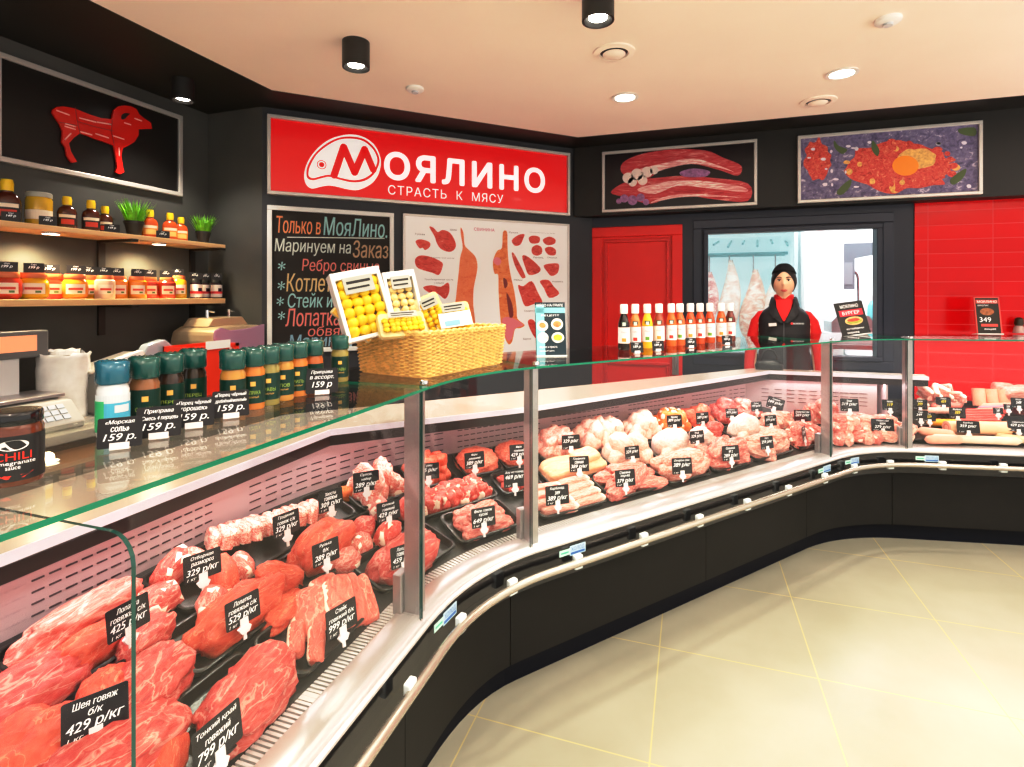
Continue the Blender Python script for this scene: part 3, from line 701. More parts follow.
def downlight(px, py, label):
    q = atz(px, py, ZC)
    t = thing('recessed_downlight', label, 'downlight', T(q.x, q.y, ZC), 'recessed ceiling downlights')
    MB().lathe([(.075, .0), (.078, -.006), (.06, -.008), (.055, -.002)], 28, cap=False).build('trim_ring', WHITE, t, smooth='auto')
    MB().lathe([(.001, -.004), (.056, -.004)], 24, cap=False).build('lamp_disc', LAMP, t)
    spot(q.x, q.y, ZC - .03, 60)
downlight(842, 73, 'glowing recessed downlight on the right of the white ceiling')
downlight(625, 97, 'glowing recessed downlight near the ceiling edge above the rib picture')
for (px, py, lab) in ((614, 52, 'round white ceiling vent with open dark gap below the cut spotlight'), (818, 101, 'closed round white ceiling vent near the dark border, right of the downlights')):
    q = atz(px, py, ZC); t = thing('ceiling_vent', lab, 'vent', T(q.x, q.y, ZC), 'round ceiling vents')
    MB().lathe([(.10, 0), (.10, -.008), (.07, -.012), (.065, 0)], 30, cap=False).build('vent_ring', ceil_m, t, smooth='auto')
    MB().lathe([(.001, -.002), (.066, -.002)], 24, cap=False).build('vent_duct', BLACK, t)
    MB().lathe([(.001, -.022), (.045, -.02), (.055, -.012), (.05, -.008), (.001, -.006)], 24, cap=False).build('vent_disc', ceil_m, t, smooth='auto')
for (px, py, lab) in ((415, 88, 'small white smoke detector beside the cylinder spotlight'), (888, 19, 'white smoke detector at the top right of the ceiling')):
    q = atz(px, py, ZC); t = thing('smoke_detector', lab, 'smoke detector', T(q.x, q.y, ZC), 'smoke detectors')
    MB().lathe([(.05, 0), (.05, -.012), (.04, -.02), (.001, -.021)], 26, cap=False).build('detector_body', WHITE, t, smooth='auto')
    MB().lathe([(.02, -.021), (.018, -.03), (.001, -.031)], 18, cap=False).build('sensor_cap', mat('sensor_grey', (.6, .62, .66), .4), t, smooth='auto')

# ================================================================== THE COUNTER
PANELM = None
def perf_mat():
    return mat('perforated_panel', (.52, .40, .42), .42, .15)
SLOT = mat('slot_dark', (.05, .025, .03), .6)
def bp(s):
    q = min(1, max(0, (s - 1.95) / .55)); return .075 + .085 * q * q * (3 - 2 * q)
def counter_unit(s0, s1, label, joints=(), stickers=(), post_end=True, right=False, gl0=None):
    def pk(s):
        if right: return .72
        if s < 4.3: return .70
        x, y, a = P3(s); return min(.70, (3.985 - y) / math.sin(a))
    loc = P((s0 + s1) / 2, .25, 0)
    t = thing('display_case', label, 'display counter', Matrix.Translation(loc), 'meat display counters')
    X = Matrix.Translation(-loc); g = .0015
    b = sorted([s0] + list(joints) + [s1])
    bk_ = lambda s: pk(s) + .09 * min(1, max(0, (4.75 - s) / .3)) + .025 if not right else .76
    mb = MB(); sweep(mb, s0, s1, lambda s: [(bp(s) + .04, 0), (bp(s) + .04, .10), (bk_(s), .10), (bk_(s), 0)]); mb.build('kick_plate', KICK, t, X, smooth='auto')
    for a, c in zip(b[:-1], b[1:]):
        mb = MB(); sweep(mb, a + g, c - g, lambda s: [(bp(s), .10), (bp(s), .50), (bk_(s), .50), (bk_(s), .10)]); mb.build('base_panel', DARKP, t, X, smooth='auto')
    mb = MB(); sweep(mb, s0, s1, [(.03, .455), (.012, .465), (.010, .515), (.004, .522), (.004, .586), (.06, .586), (.06, .455)]); mb.build('fascia', GLOSSB, t, X, smooth='auto')
    mb = MB(); sweep(mb, s0 + g / 2, s1 - g / 2, [(.004, .585), (-.003, .590), (-.003, .597), (.004, .602), (.012, .599), (.016, .594), (.022, .594), (.026, .602), (.034, .607), (.098, .607), (.104, .604), (.104, .585)]); mb.build('sill', SILL, t, X, smooth='auto')
    mb = MB(); sweep(mb, s0, s1, [(.104, .570), (.104, .574), (.145, .574), (.145, .570)], 1)
    n = int((s1 - s0) / .0125)
    for k in range(n):
        s = s0 + (k + .5) * (s1 - s0) / n
        if k % 30 in (0, 1): w = .006
        else: w = .0036
        x, y, a = P3(s, .1245); M = Matrix.Translation((x, y, .600)) @ RZ(-a)
        mb.cbox((0, 0, 0), (.041, w * 2, .006), 0, M)
    mb.build('air_grille', [mat('grille_white', (.72, .70, .70), .35, .3), BLACK], t, X)
    # sheet under the trays, wall behind them
    pb = .70
    mb = MB(); sweep(mb, s0, s1, lambda s: [(.14, zdeck(.14) - .045), (.14, zdeck(.14) - .028), (pk(s), zdeck(pk(s)) - .028), (pk(s), zdeck(pk(s)) - .045)]); mb.build('deck', mat('deck_dark', (.03, .028, .027), .4), t, X, smooth='auto')
    if not right:
        mb = MB()
        sweep(mb, s0, s1, lambda s: [(pk(s), zdeck(pk(s)) - .03), (pk(s), .945), (pk(s) + .02, .945), (pk(s) + .02, zdeck(pk(s)) - .03)], 0)
        n = int((s1 - s0 + pb * 0) / .034)
        for row in range(4):
            z = .868 - row * .026
            for k in range(n):
                s = s0 + (k + .5) * (s1 - s0) / n
                if (k % 16) in (0, 15): continue
                x, y, a = P3(s, pk(s) - .001)
                x2, y2, _ = P3(s + .01, pk(s + .01) - .001); a = math.atan2(x2 - x, y2 - y); M = Matrix.Translation((x, y, z)) @ RZ(-a)
                mb.cbox((0, 0, 0), (.003, .024 * (1 + (pb / .8 if SEG[1][0] < s < SEG[2][0] or SEG[3][0] < s < SEG[4][0] else 0)), .0035), 1, M)
        mb.build('perforated_back', [perf_mat(), SLOT], t, X, smooth='auto')
        mb = MB(); sweep(mb, s0, s1, lambda s: [(pk(s) + .02, .50), (pk(s) + .02, .945), (bk_(s), .945), (bk_(s), .50)]); mb.build('rear_body', NAVY, t, X, smooth='auto')
    if right:
        a0, b0 = P(s0 + .03, .27, 0), P(s0 + .03, .71, 0)
        mb = MB(); mb.add([(a0.x, a0.y, .62), (b0.x, b0.y, .62), (b0.x, b0.y, .95), (a0.x, a0.y, .95)], [(0, 1, 2, 3)]); e_ = mb.build('end_panel', perf_mat(), t, X); so = e_.modifiers.new('thick', 'SOLIDIFY'); so.thickness = .012
    # bumper rail with its white clips
    mb = MB(); mb.tube([P(s, -.040, .528) for s in samples(s0, s1, .04)], .0135, 12); r = mb.build('bumper_rail', mat('rail_satin', (.52, .48, .42), .26, .7), t, X, smooth='auto')
    n = max(1, round((s1 - s0) / .34))
    for k in range(n):
        s = s0 + (k + .5) * (s1 - s0) / n; x, y, a = P3(s, -.030)
        MB().cbox((0, 0, 0), (.020, .036, .050), 0, Matrix.Translation((x, y, .528)) @ RZ(-a)).build('rail_clip', mat('clip_white', (.72, .80, .82), .35), r, None, bevel=.004)
    # glass
    mb = MB(); ss = samples(s0 + .002, s1 - .002, .04); w0, w1, za, zb = .0, .47, 1.242, 1.250
    for z in (za, zb):
        mb.loft([[P(s, w0, z), P(s, w1, z)] for s in ss], 0, closed=False)
    for p in (w0, w1): mb.loft([[P(s, p, za), P(s, p, zb)] for s in ss], 1 if p == w0 else 0, closed=False)
    for s in (ss[0], ss[-1]): mb.add([P(s, w0, za), P(s, w1, za), P(s, w1, zb), P(s, w0, zb)], [(0, 1, 2, 3)], 1)
    mb.build('top_glass', [GLASS, EDGE], t, X)
    mb = MB(); ss = samples((gl0 or s0) + .004, s1 - .004, .04); f0, f1, za, zb = .022, .028, .600, 1.240
    for p in (f0, f1): mb.loft([[P(s, p, za), P(s, p, zb)] for s in ss], 0, closed=False)
    mb.loft([[P(s, f0, zb), P(s, f1, zb)] for s in ss], 1, closed=False)
    for s in (ss[0], ss[-1]): mb.add([P(s, f0, za), P(s, f1, za), P(s, f1, zb), P(s, f0, zb)], [(0, 1, 2, 3)], 0 if gl0 and s == ss[0] else 1)
    mb.build('front_glass', [GLASSV, EDGE2], t, X)
    if post_end:
        x, y, a = P3(s1 + .022, .058); M = X @ Matrix.Translation((x, y, 0)) @ RZ(-a)
        p = MB().box(-.026, .026, -.016, .016, .600, 1.240).build('post', STEEL, t, M, bevel=.004)
        MB().box(-.054, -.026, -.030, .016, .600, .715).build('post_foot', STEEL, p, bevel=.003)
        MB().lathe([(.013, 1.252), (.013, 1.262), (.008, 1.265)], 16, M=T(.03, 0, 0)).build('glass_clamp', CHROME, p, smooth='auto')
    for s, in [(k,) for k in stickers]:
        x, y, a = P3(s, .002); M = X @ Matrix.Translation((x, y, .556)) @ frame_M((0, 0, 0), (math.sin(a), math.cos(a), 0), (0, 0, 1))
        mb = MB(); mb.box(-.060, -.012, -.011, .011, 0, .002, 0); mb.box(-.012, .062, -.018, .018, 0, .002, 1); mb.box(-.008, .058, -.014, -.006, 0, .0024, 2)
        mb.text('ХОЛОД', -.006, .056, -.004, .013, .0026, 2); mb.box(-.054, -.018, -.003, .003, 0, .0024, 3)
        plab(mb.build('temperature_sticker', [mat('st_mint', (.55, .80, .72), .4), mat('st_blue', (.50, .68, .80), .4), mat('st_navy', (.06, .18, .48), .4), mat('st_green', (.1, .55, .35), .4)], t, M), 'mint and blue sticker on the black fascia')
    return t
sp = [-.3, 1.10, 1.925, 2.452, 4.472, 5.026, 6.9]
def sfl(px, py, z, p):  # s of a pixel lying on the line p, z of the front
    return min(((inv(atz(px, py, z).x, atz(px, py, z).y)[0])), 99)
counter_unit(sp[0], sp[2], 'straight left display counter of beef joints in black trays, ending at the first post', gl0=1.108)
counter_unit(sp[2], sp[3], 'curved corner display counter between the first two posts, under the wicker basket', stickers=(2.02,))
counter_unit(sp[3], sp[4], 'long diagonal display counter of pork and poultry under the row of sauce bottles', joints=(3.58,), stickers=(2.62, 4.36))
counter_unit(sp[4], sp[5], 'curved display counter between the two right posts, in front of the saleswoman', stickers=(4.64,))
counter_unit(sp[5], sp[6], 'right display counter of sausages and smoked meat against the red tiles', post_end=False, stickers=(5.12,), right=True)
# the glass divider between the two left counters
t = thing('glass_divider', 'upright green-edged glass divider with rounded top corner at the lower left', 'glass panel', T(0, 0, 0))
def divider():
    out = [(.0, .612), (0, 1.15)] + [(.04 - .04 * math.cos(a), 1.15 + .04 * math.sin(a)) for a in [PI / 2 * k / 5 for k in range(1, 6)]] + [(.44, 1.19), (.55, .95), (.55, .80), (.14, .615)]
    mb = MB(); s = 1.10
    A = [P(s - .003, p, z) for p, z in out]; Bq = [P(s + .003, p, z) for p, z in out]; n = len(out)
    mb.add(A, [tuple(range(n))], 0); mb.add(Bq, [tuple(range(n - 1, -1, -1))], 0)
    for i in range(n): mb.add([A[i], A[(i + 1) % n], Bq[(i + 1) % n], Bq[i]], [(0, 1, 2, 3)], 1)
    return mb
divider().build('pane', [GLASSV, EDGE2], t)
MB().box(-.78, -.74, .492, .508, .607, .63).build('clamp', STEEL, t)

# the service worktop behind the glass, continuous over all the counters
fr = [(-1.25, -.9), (-1.285, 1.68), (-.69, 2.31), (.50, 3.945), (1.40, 3.955)]
bk = [(-1.60, -.9), (-1.63, 1.83), (-.96, 2.55), (.42, 4.06), (1.42, 4.07)]
wt = thing('service_worktop', 'long angled steel worktop behind the glass with a pale lit front edge', 'worktop', T(0, 0, 0))
mb = MB(); mb.poly(fr + bk[::-1], .976, .998); mb.build('worktop_board', mat('worktop_beige', (.74, .64, .57), .22, .25), wt)
mb = MB()
for (a, b) in zip(fr[:-1], fr[1:]):
    a = Vector(a); b = Vector(b); d = (b - a).normalized(); n = Vector((d.y, -d.x))
    q = [a + n * .004, a + n * .012, b + n * .012, b + n * .004]
    mb.poly([tuple(v) for v in q], .978, 1.0)
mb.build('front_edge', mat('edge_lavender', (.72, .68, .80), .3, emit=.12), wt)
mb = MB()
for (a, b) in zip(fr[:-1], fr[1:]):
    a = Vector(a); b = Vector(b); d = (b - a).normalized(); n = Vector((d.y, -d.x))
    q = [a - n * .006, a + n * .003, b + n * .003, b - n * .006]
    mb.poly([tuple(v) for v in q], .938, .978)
mb.build('underside_lip', mat('strip_brown', (.030, .018, .018), .5), wt)  # solid lip below the front edge, dark brown in its own colour
LEDM = mat('led_pink', (1, .80, .80), .5, emit=3)
for i, (a, b) in enumerate(zip(fr[:-1], fr[1:])):
    a = Vector(a); b = Vector(b); d = (b - a).normalized(); n = Vector((d.y, -d.x)); L = (b - a).length
    m = (a + b) / 2 - n * .022
    ang = math.atan2(d.y, d.x)
    MB().box(-L / 2 + .03, L / 2 - .03, -.008, .008, .945, .956).build('led_tube', LEDM, wt, Matrix.Translation((m.x, m.y, 0)) @ RZ(ang))
    l = bpy.data.lights.new('case_light', 'AREA'); l.shape = 'RECTANGLE'; l.size = L - .1; l.size_y = .03; l.energy = 3.0 * L; l.color = (1, .85, .84)
    o = bpy.data.objects.new('case_light', l); C.objects.link(o)
    # shines down and towards the customers
    zax = -(Vector((n.x, n.y, 0)) * .62 + Vector((0, 0, -1)) * .78).normalized(); xax = Vector((d.x, d.y, 0)); yax = zax.cross(xax)
    p = m + n * .01
    o.matrix_world = Matrix(((xax.x, yax.x, zax.x, p.x), (xax.y, yax.y, zax.y, p.y), (xax.z, yax.z, zax.z, .940), (0, 0, 0, 1)))
    if i == 1: l.energy = 3
# light for the sausage counter, a slim lamp under its top glass
q = P(5.75, .40, 1.235); x, y, a = P3(5.75, .4)
t = thing('counter_lamp', 'slim lamp bar under the top glass of the right sausage counter', 'lamp', Matrix.Translation(q) @ RZ(-a))
MB().box(-.012, .012, -.55, .55, -.012, .004).build('lamp_bar', LEDM, t)
l = bpy.data.lights.new('case_light', 'AREA'); l.shape = 'RECTANGLE'; l.size = .03; l.size_y = 1.1; l.energy = 6; l.color = (1, .84, .80)
o = bpy.data.objects.new('case_light', l); C.objects.link(o); o.matrix_world = Matrix.Translation(q - Vector((0, 0, .02))) @ RZ(-a)

# ================================================================== LIGHT
W = bpy.data.worlds.new('shop_air'); SC.world = W; W.use_nodes = True
W.node_tree.nodes['Background'].inputs[0].default_value = (1, .95, .89, 1); W.node_tree.nodes['Background'].inputs[1].default_value = 1.15
for i, (x, y) in enumerate(((1.6, .8), (3.2, 2.2), (.4, -.9), (2.6, -.8), (3.4, .2), (-.6, .9), (.9, 2.0))):
    spot(x, y, ZC - .03, 125 if i != 5 else 50, ang=135, size=.08)
def area(x, y, z, sx, sy, e, col, rot=(0, 0, 0)):
    l = bpy.data.lights.new('unseen_lamp', 'AREA'); l.shape = 'RECTANGLE'; l.size = sx; l.size_y = sy; l.energy = e; l.color = col
    o = bpy.data.objects.new('unseen_lamp', l); C.objects.link(o); o.location = (x, y, z); o.rotation_euler = rot; return o
for x, y, e in ((2.9, .9, 34), (3.9, 3.2, 34), (1.0, -1.2, 34), (-.6, -1.6, 22)): area(x, y, 1.75, 1.2, 1.2, e * 1.6, (1, .93, .87), (PI, 0, 0))      # unseen lamps added to brighten the ceiling from below
area(1.8, 6.0, 2.85, 2.6, 1.6, 150, (.92, .97, 1))

# ================================================================== TRAYS, MEAT, PRICE TAGS
TRAYS = {}
def tray(key, s0, s1, row, label, depth=None):
    p0, p1 = {1: (.150, .312), 2: (.322, .468), 3: (.478, .655)}[row]
    pm = (p0 + p1) / 2; sm = (s0 + s1) / 2
    L = (P(s1, pm, 0) - P(s0, pm, 0)).length - .006; D = p1 - p0
    M = deckM(sm, pm); mb = MB(); hx, hy = L / 2, D / 2 * math.sqrt(1 + SL * SL)
    def ring(ix, z, r): return [(x, y, z) for x, y in rrect(-hx + ix, hx - ix, -hy + ix, hy - ix, r, 4)]
    mb.loft([ring(.012, -.026, .022), ring(.004, -.006, .026), ring(0, -.004, .028), ring(0, 0, .028), ring(.004, .002, .026), ring(.008, .001, .024), ring(.016, -.021, .018)])
    o = mb.build('meat_tray', TRAY, None, M, smooth='auto'); tag(o, label, 'tray', 'black meat trays')
    TRAYS[key] = (M, hx, hy); return o
MC = {}
def lump(kind, seed, mats, fat=None):
    k = (kind, seed, mats[0].name, fat)
    if k in MC: return MC[k]
    n, pw, amp, fr = {'roast': (4, 2.5, .20, 1.5), 'cube': (3, 3.6, .24, 1.5), 'slab': (4, 5., .06, 2.), 'piece': (3, 2.4, .24, 1.7), 'bird': (3, 2.2, .20, 2.2), 'mince': (5, 2.4, .0, 1), 'bone': (3, 2.2, .1, 2)}[kind]
    bm = bmesh.new(); bmesh.ops.create_icosphere(bm, subdivisions=n, radius=1)
    off = Vector((seed * 3.7, seed * 1.3, seed * 7.1))
    for v in bm.verts:
        d = v.co.normalized(); r = (abs(d.x) ** pw + abs(d.y) ** pw + abs(d.z) ** pw) ** (-1 / pw)
        if kind == 'mince':
            w = noise.noise(d * 5 + off) * 2.0
            r *= 1 + .10 * noise.noise(d * 2.5 + off) + .055 * math.sin((d.x * 9 + d.y * 4 + w * 2.2) * 3.2) * math.cos((d.y * 8 - d.x * 3 + w * 2) * 2.6)
        else:
            r *= 1 + amp * noise.noise(d * fr + off) + amp * .45 * noise.noise(d * fr * 2.6 + off * 2) + amp * .2 * noise.noise(d * fr * 6 + off)
            if kind == 'roast':
                f = abs(noise.noise(Vector((d.x * 1.1, d.y * 2.4, d.z * 1.5)) + off * 3)); r *= 1 - .16 * max(0, 1 - f * 9)
        c = d * r
        if c.z < -.45: c.z = -.45 + (c.z + .45) * .08
        v.co = c
    me = bpy.data.meshes.new(kind); bm.to_mesh(me); bm.free()
    for m in mats: me.materials.append(m)
    for p in me.polygons:
        p.use_smooth = True
        if fat and len(mats) > 1:
            c = p.center
            if (fat == 'rim' and c.y > .62 + .12 * noise.noise(c * 3 + off)) or (fat == 'spot' and noise.noise(c * 1.6 + off) > .34) or (fat == 'top' and c.z > .62) or (fat == 'end' and c.x > .72): p.material_index = 1
    MC[k] = me; return me
def put(kind, seed, mats, size, M, name, label, cat, group=None, fat=None):
    if not isinstance(mats, (list, tuple)): mats = [mats]
    me = lump(kind, seed, mats, fat)
    o = bpy.data.objects.new(name, me); C.objects.link(o)
    o.matrix_basis = M @ Matrix.Diagonal((size[0] / 2, size[1] / 2, size[2] / 1.45, 1))
    return tag(o, label, cat, group)
def at(px, py, kind, seed, mats, size, rot, name, label, cat, group=None, fat=None, up=0, tilt=0, roll=0):
    lift = -.020 + .45 * size[2] / 1.45 + up
    s, p, z = hit(px, py, lift + .015)
    return put(kind, seed, mats, size, deckM(s, p, lift, R(rot)) @ Matrix.Rotation(R(tilt), 4, 'Y') @ Matrix.Rotation(R(roll), 4, 'X'), name, label, cat, group, fat)
def fill(key, nx, ny, kind, mats, size, layers, name, label, cat, group, seeds=5, jit=.25, fat=None, rots=180, inset=.03, tilt=14, rot0=0):
    M, hx, hy = TRAYS[key]
    if nx < 8 and name not in ('beef_cube', 'beef_trimming', 'beef_strip'):
        size = [k * 1.18 for k in size]; nx = max(2, round(2 * hx / (size[0] * .72))); ny = max(2, round(2 * hy / (size[1] * .80)))
    for l in range(layers):
        mx, my = max(1, nx - l), max(1, ny - l)
        for i in range(mx):
            for j in range(my):
                ux = (i + .5) / mx * 2 - 1; uy = (j + .5) / my * 2 - 1
                ux += random.uniform(-jit, jit) / mx; uy += random.uniform(-jit, jit) / my
                q = random.uniform(.88, 1.12); sz = [k * q for k in size]
                k = 1 - .16 * l
                Mx = M @ T(ux * (hx - inset) * k, uy * (hy - inset) * k, -.020 + .45 * sz[2] / 1.45 + l * size[2] * .62) @ RZ(R(rot0 + random.uniform(-rots, rots))) @ Matrix.Rotation(R(random.uniform(-tilt, tilt)), 4, 'Y')
                put(kind, random.randrange(seeds), mats, sz, Mx, name, label, cat, group, fat)
def slices(key, n, mats, size, name, label, cat, group, x0=-.8, x1=.8, y=0, lean=35, rot=0, fat='rim', kind='slab', seeds=4):
    M, hx, hy = TRAYS[key]
    for i in range(n):
        u = x0 + (x1 - x0) * i / max(1, n - 1)
        Mx = M @ T(u * hx, y * hy + random.uniform(-.01, .01), -.02 + size[2] * .4 + .012 + .012 * math.sin(i * 1.7)) @ RZ(R(rot + random.uniform(-9, 9))) @ Matrix.Rotation(R(-lean + random.uniform(-7, 7)), 4, 'Y')
        put(kind, random.randrange(seeds), mats, size, Mx, name, label, cat, group, fat)

# ---- left counter (beef)
tray('A', 1.235, 1.585, 1, 'black tray of two big beef roasts priced 799 at the bottom of the picture')
tray('B', 1.60, 1.915, 1, 'black tray of fanned steaks priced 999 beside the first post')
tray('C', 1.10, 1.455, 2, 'black tray of boneless beef neck priced 429')
tray('D', 1.47, 1.835, 2, 'black tray of shoulder beef priced 529 behind the 999 steaks')
tray('E', .93, 1.26, 3, 'black tray cut by the left picture edge, under the glass divider')
tray('F', 1.275, 1.57, 3, 'black tray of shoulder beef priced 425 by the perforated wall')
tray('G', 1.58, 1.80, 3, 'black tray of bone-in beef chunks priced 329 by the left perforated wall')
at(250, 688, 'roast', 1, [BEEF, FAT], (.235, .150, .085), 8, 'beef_roast', 'large beef roast right of the 799 price tag, nearest the air grille', 'beef', None)
at(105, 752, 'roast', 5, BEEF, (.26, .150, .08), -6, 'beef_roast', 'beef roast at the bottom edge left of the 799 price tag', 'beef')
at(168, 755, 'piece', 2, BEEF2, (.12, .06, .045), 40, 'beef_roast', 'narrow strip of beef under the 429 price tag front edge', 'beef')
at(150, 680, 'roast', 3, [BEEF, FAT], (.19, .125, .085), 12, 'beef_neck', 'rounded beef neck cut right of the glass divider behind tag 429', 'beef')
at(112, 690, 'roast', 4, BEEF2, (.13, .12, .075), 30, 'beef_neck', 'beef neck cut directly behind the 429 price tag', 'beef')
at(55, 738, 'roast', 6, BEEF2, (.17, .13, .075), 0, 'beef_neck', 'orange-red beef neck cut left of the 429 price tag', 'beef')
at(18, 755, 'roast', 8, BEEF2, (.16, .14, .08), 20, 'beef_neck', 'beef neck cut in the lower left corner of the picture', 'beef')
at(22, 690, 'roast', 7, BEEF, (.21, .135, .065), 0, 'beef_cut', 'flat beef cut touching the left picture edge', 'beef')
at(85, 612, 'roast', 9, [PORK, FAT], (.285, .085, .075), 4, 'beef_shoulder', 'long marbled beef shoulder piece along the perforated wall at the left', 'beef')
at(88, 645, 'roast', 10, [BEEF2, FAT], (.15, .08, .065), 5, 'beef_shoulder', 'short beef shoulder piece left of tag 425', 'beef', None, 'end')
at(147, 632, 'roast', 11, [BEEF, FAT], (.14, .08, .06), 14, 'beef_shoulder', 'beef shoulder piece right of tag 425 behind the divider', 'beef', None)
for i, (x, y, z, m, lab) in enumerate(((158, 594, (.10, .08, .055), BEEF, 'lower front bone-in beef chunk left of tag 329'), (172, 565, (.12, .075, .075), CUBE, 'upper dark bone-in chunk behind tag 329'),
        (212, 596, (.09, .07, .05), PORK, 'pale bone-in chunk below the 329 tag clip'), (222, 570, (.13, .075, .06), BEEF2, 'bone-in beef chunk right of tag 329'), (240, 562, (.09, .06, .05), PORK, 'small bone-in chunk at the right end of the 329 tray'), (190, 560, (.10, .06, .07), RIBM, 'topmost bone-in chunk behind tag 329'))):
    at(x, y, 'piece', i, [m, BONE], z, 20 * i, 'beef_chunk', lab, 'beef', 'bone-in beef chunks', 'spot', up=.01)
at(238, 608, 'roast', 13, BEEF2, (.27, .115, .085), 4, 'beef_shoulder', 'long orange-red shoulder of beef left of tag 529', 'beef')
at(285, 605, 'roast', 14, BEEF2, (.16, .075, .035), 10, 'beef_shoulder', 'flat strip of beef in front of the 529 shoulder', 'beef')
# fanned 999 steaks
for i, (x, y, l, w, rt, tl, lab) in enumerate(((296, 634, .10, .05, 10, 4, 'front left fallen steak in the 999 tray'), (308, 608, .15, .11, 15, 10, 'largest upright steak in the 999 tray, left of its tag'), (324, 596, .15, .10, 18, 14, 'second steak behind the 999 price tag'), (337, 596, .15, .10, 22, 16, 'third fanned steak right behind the 999 tag'),
        (350, 596, .15, .09, 24, 16, 'fourth fanned steak right of the 999 tag'), (363, 594, .14, .08, 26, 14, 'last fanned steak at the right end of the 999 tray'), (316, 638, .11, .05, 8, 2, 'front lowest steak under the 999 tag'))):
    at(x, y, 'slab', 20 + i, [STEAK, FAT], (l, w * .8, .026), rt + 30, 'steak', lab, 'steak', 'fanned 999 steaks', 'rim', up=.012 * (i if 0 < i < 4 else 1), tilt=-tl, roll=-25)
# corner
tray('J', 1.83, 2.025, 2, 'black tray of beef shank priced 289 in the left counter')
tray('I', 1.81, 2.03, 3, 'black tray of sliced fatty ribs priced 329 by the perforated wall')
tray('K', 1.965, 2.25, 1, 'black tray of one broad beef joint behind the first post')
tray('L', 2.04, 2.205, 2, 'black tray of soup beef priced 429 in the corner')
tray('N', 2.045, 2.125, 3, 'small black tray with one orange piece in the back of the corner')
tray('M', 2.14, 2.285, 3, 'black tray of soup bones priced 289 in the corner')
tray('O', 2.27, 2.50, 1, 'black tray of pink fillet priced 649 in front of the second post')
tray('S2', 2.225, 2.50, 2, 'black tray of beef cubes in the middle of the corner counter')
tray('Q', 2.30, 2.425, 3, 'black tray of beef trimmings at the back, right of the first post')
tray('R', 2.44, 2.61, 3, 'black tray of minced meat priced 389')
at(322, 540, 'roast', 15, [BEEF2, FAT], (.24, .13, .10), 8, 'beef_shank', 'broad smooth beef shank left of tag 289', 'beef', None)
at(278, 575, 'roast', 16, BEEF2, (.13, .075, .07), -50, 'beef_shank', 'leaning beef shank end at the left of the 289 shank tray', 'beef')
at(345, 556, 'piece', 5, [PORK, BONE], (.10, .08, .055), 0, 'beef_shank', 'bony shank end under tag 289', 'beef', None, 'spot')
at(362, 540, 'piece', 6, [PORK, BONE], (.08, .07, .055), 40, 'beef_shank', 'white-boned shank end right of tag 289', 'beef', None, 'spot')
for i in range(13):
    q = i / 12; x, y = 212 + 112 * q, 536 - 32 * q
    at(x, y, 'slab', 30 + i % 4, [RIBM, FAT], (.115, .032, .048), 62 + (i * 37) % 17 - 8, 'rib_slice', 'fatty rib strip lying in the overlapping row by the perforated wall, tag 329', 'ribs', 'sliced fatty ribs', 'spot', up=.022 + .014 * math.sin(i * 2.1), tilt=18)
at(405, 553, 'roast', 17, [BEEF, FAT], (.265, .145, .105), 0, 'beef_joint', 'broad domed beef joint behind the first post', 'beef')
for i, (x, y, z, m, lab) in enumerate(((362, 525, (.09, .07, .06), BEEF, 'soup beef chunk left of the corner tag 429'), (388, 530, (.11, .08, .06), CUBE, 'soup beef chunk behind the 429 tag clip'), (405, 505, (.09, .07, .06), BEEF, 'soup beef chunk right of tag 429 beside the post'), (378, 505, (.08, .06, .07), PORK, 'uppermost soup beef chunk behind tag 429'))):
    at(x, y, 'piece', i + 3, [m, FAT], z, 25 * i, 'soup_beef', lab, 'beef', 'soup beef chunks', 'spot', up=.012)
at(345, 490, 'piece', 4, ORANGE, (.07, .06, .04), 20, 'beef_piece', 'orange piece in the small corner tray', 'beef')
fill('M', 4, 3, 'piece', [RIBM, BONE], (.085, .045, .055), 2, 'soup_bone', 'meaty soup bone in the heap behind the corner tag 289', 'soup bones', 'soup bones in the corner', fat='spot', tilt=35)
M_, hx, hy = TRAYS['O']
for i, (x, y, l, r_) in enumerate(((-.055, -.045, .12, 8), (.055, -.045, .11, -6), (-.05, .0, .13, -10), (.055, .005, .12, 12), (-.04, .045, .12, 4), (.06, .048, .10, -8), (0, .01, .15, 20))):
    put('roast', 21 + i % 4, [PORK, FAT], (l, .068, .042), M_ @ T(x, y, -.006 + (.03 if i == 6 else 0)) @ RZ(R(r_)), 'fillet_piece', 'flat pink fillet piece in the tray with tag 649', 'fillet', 'pink fillet pieces')
fill('S2', 9, 5, 'cube', [CUBE, FAT], (.046, .038, .036), 2, 'beef_cube', 'red beef cube in the heap right of the first post', 'beef cube', 'beef cubes in the corner', jit=.5, fat='end')
fill('Q', 5, 4, 'cube', [BEEF2, FAT], (.052, .042, .045), 3, 'beef_trimming', 'beef trimming in the rounded heap at the back of the corner', 'beef trimmings', 'beef trimmings', jit=.6)
M_, hx, hy = TRAYS['R']; put('mince', 1, MINCE, (hx * 1.92, hy * 1.8, .075), M_ @ T(0, 0, -.002), 'minced_meat', 'mound of minced meat behind tag 389', 'minced meat', 'minced meat mounds')
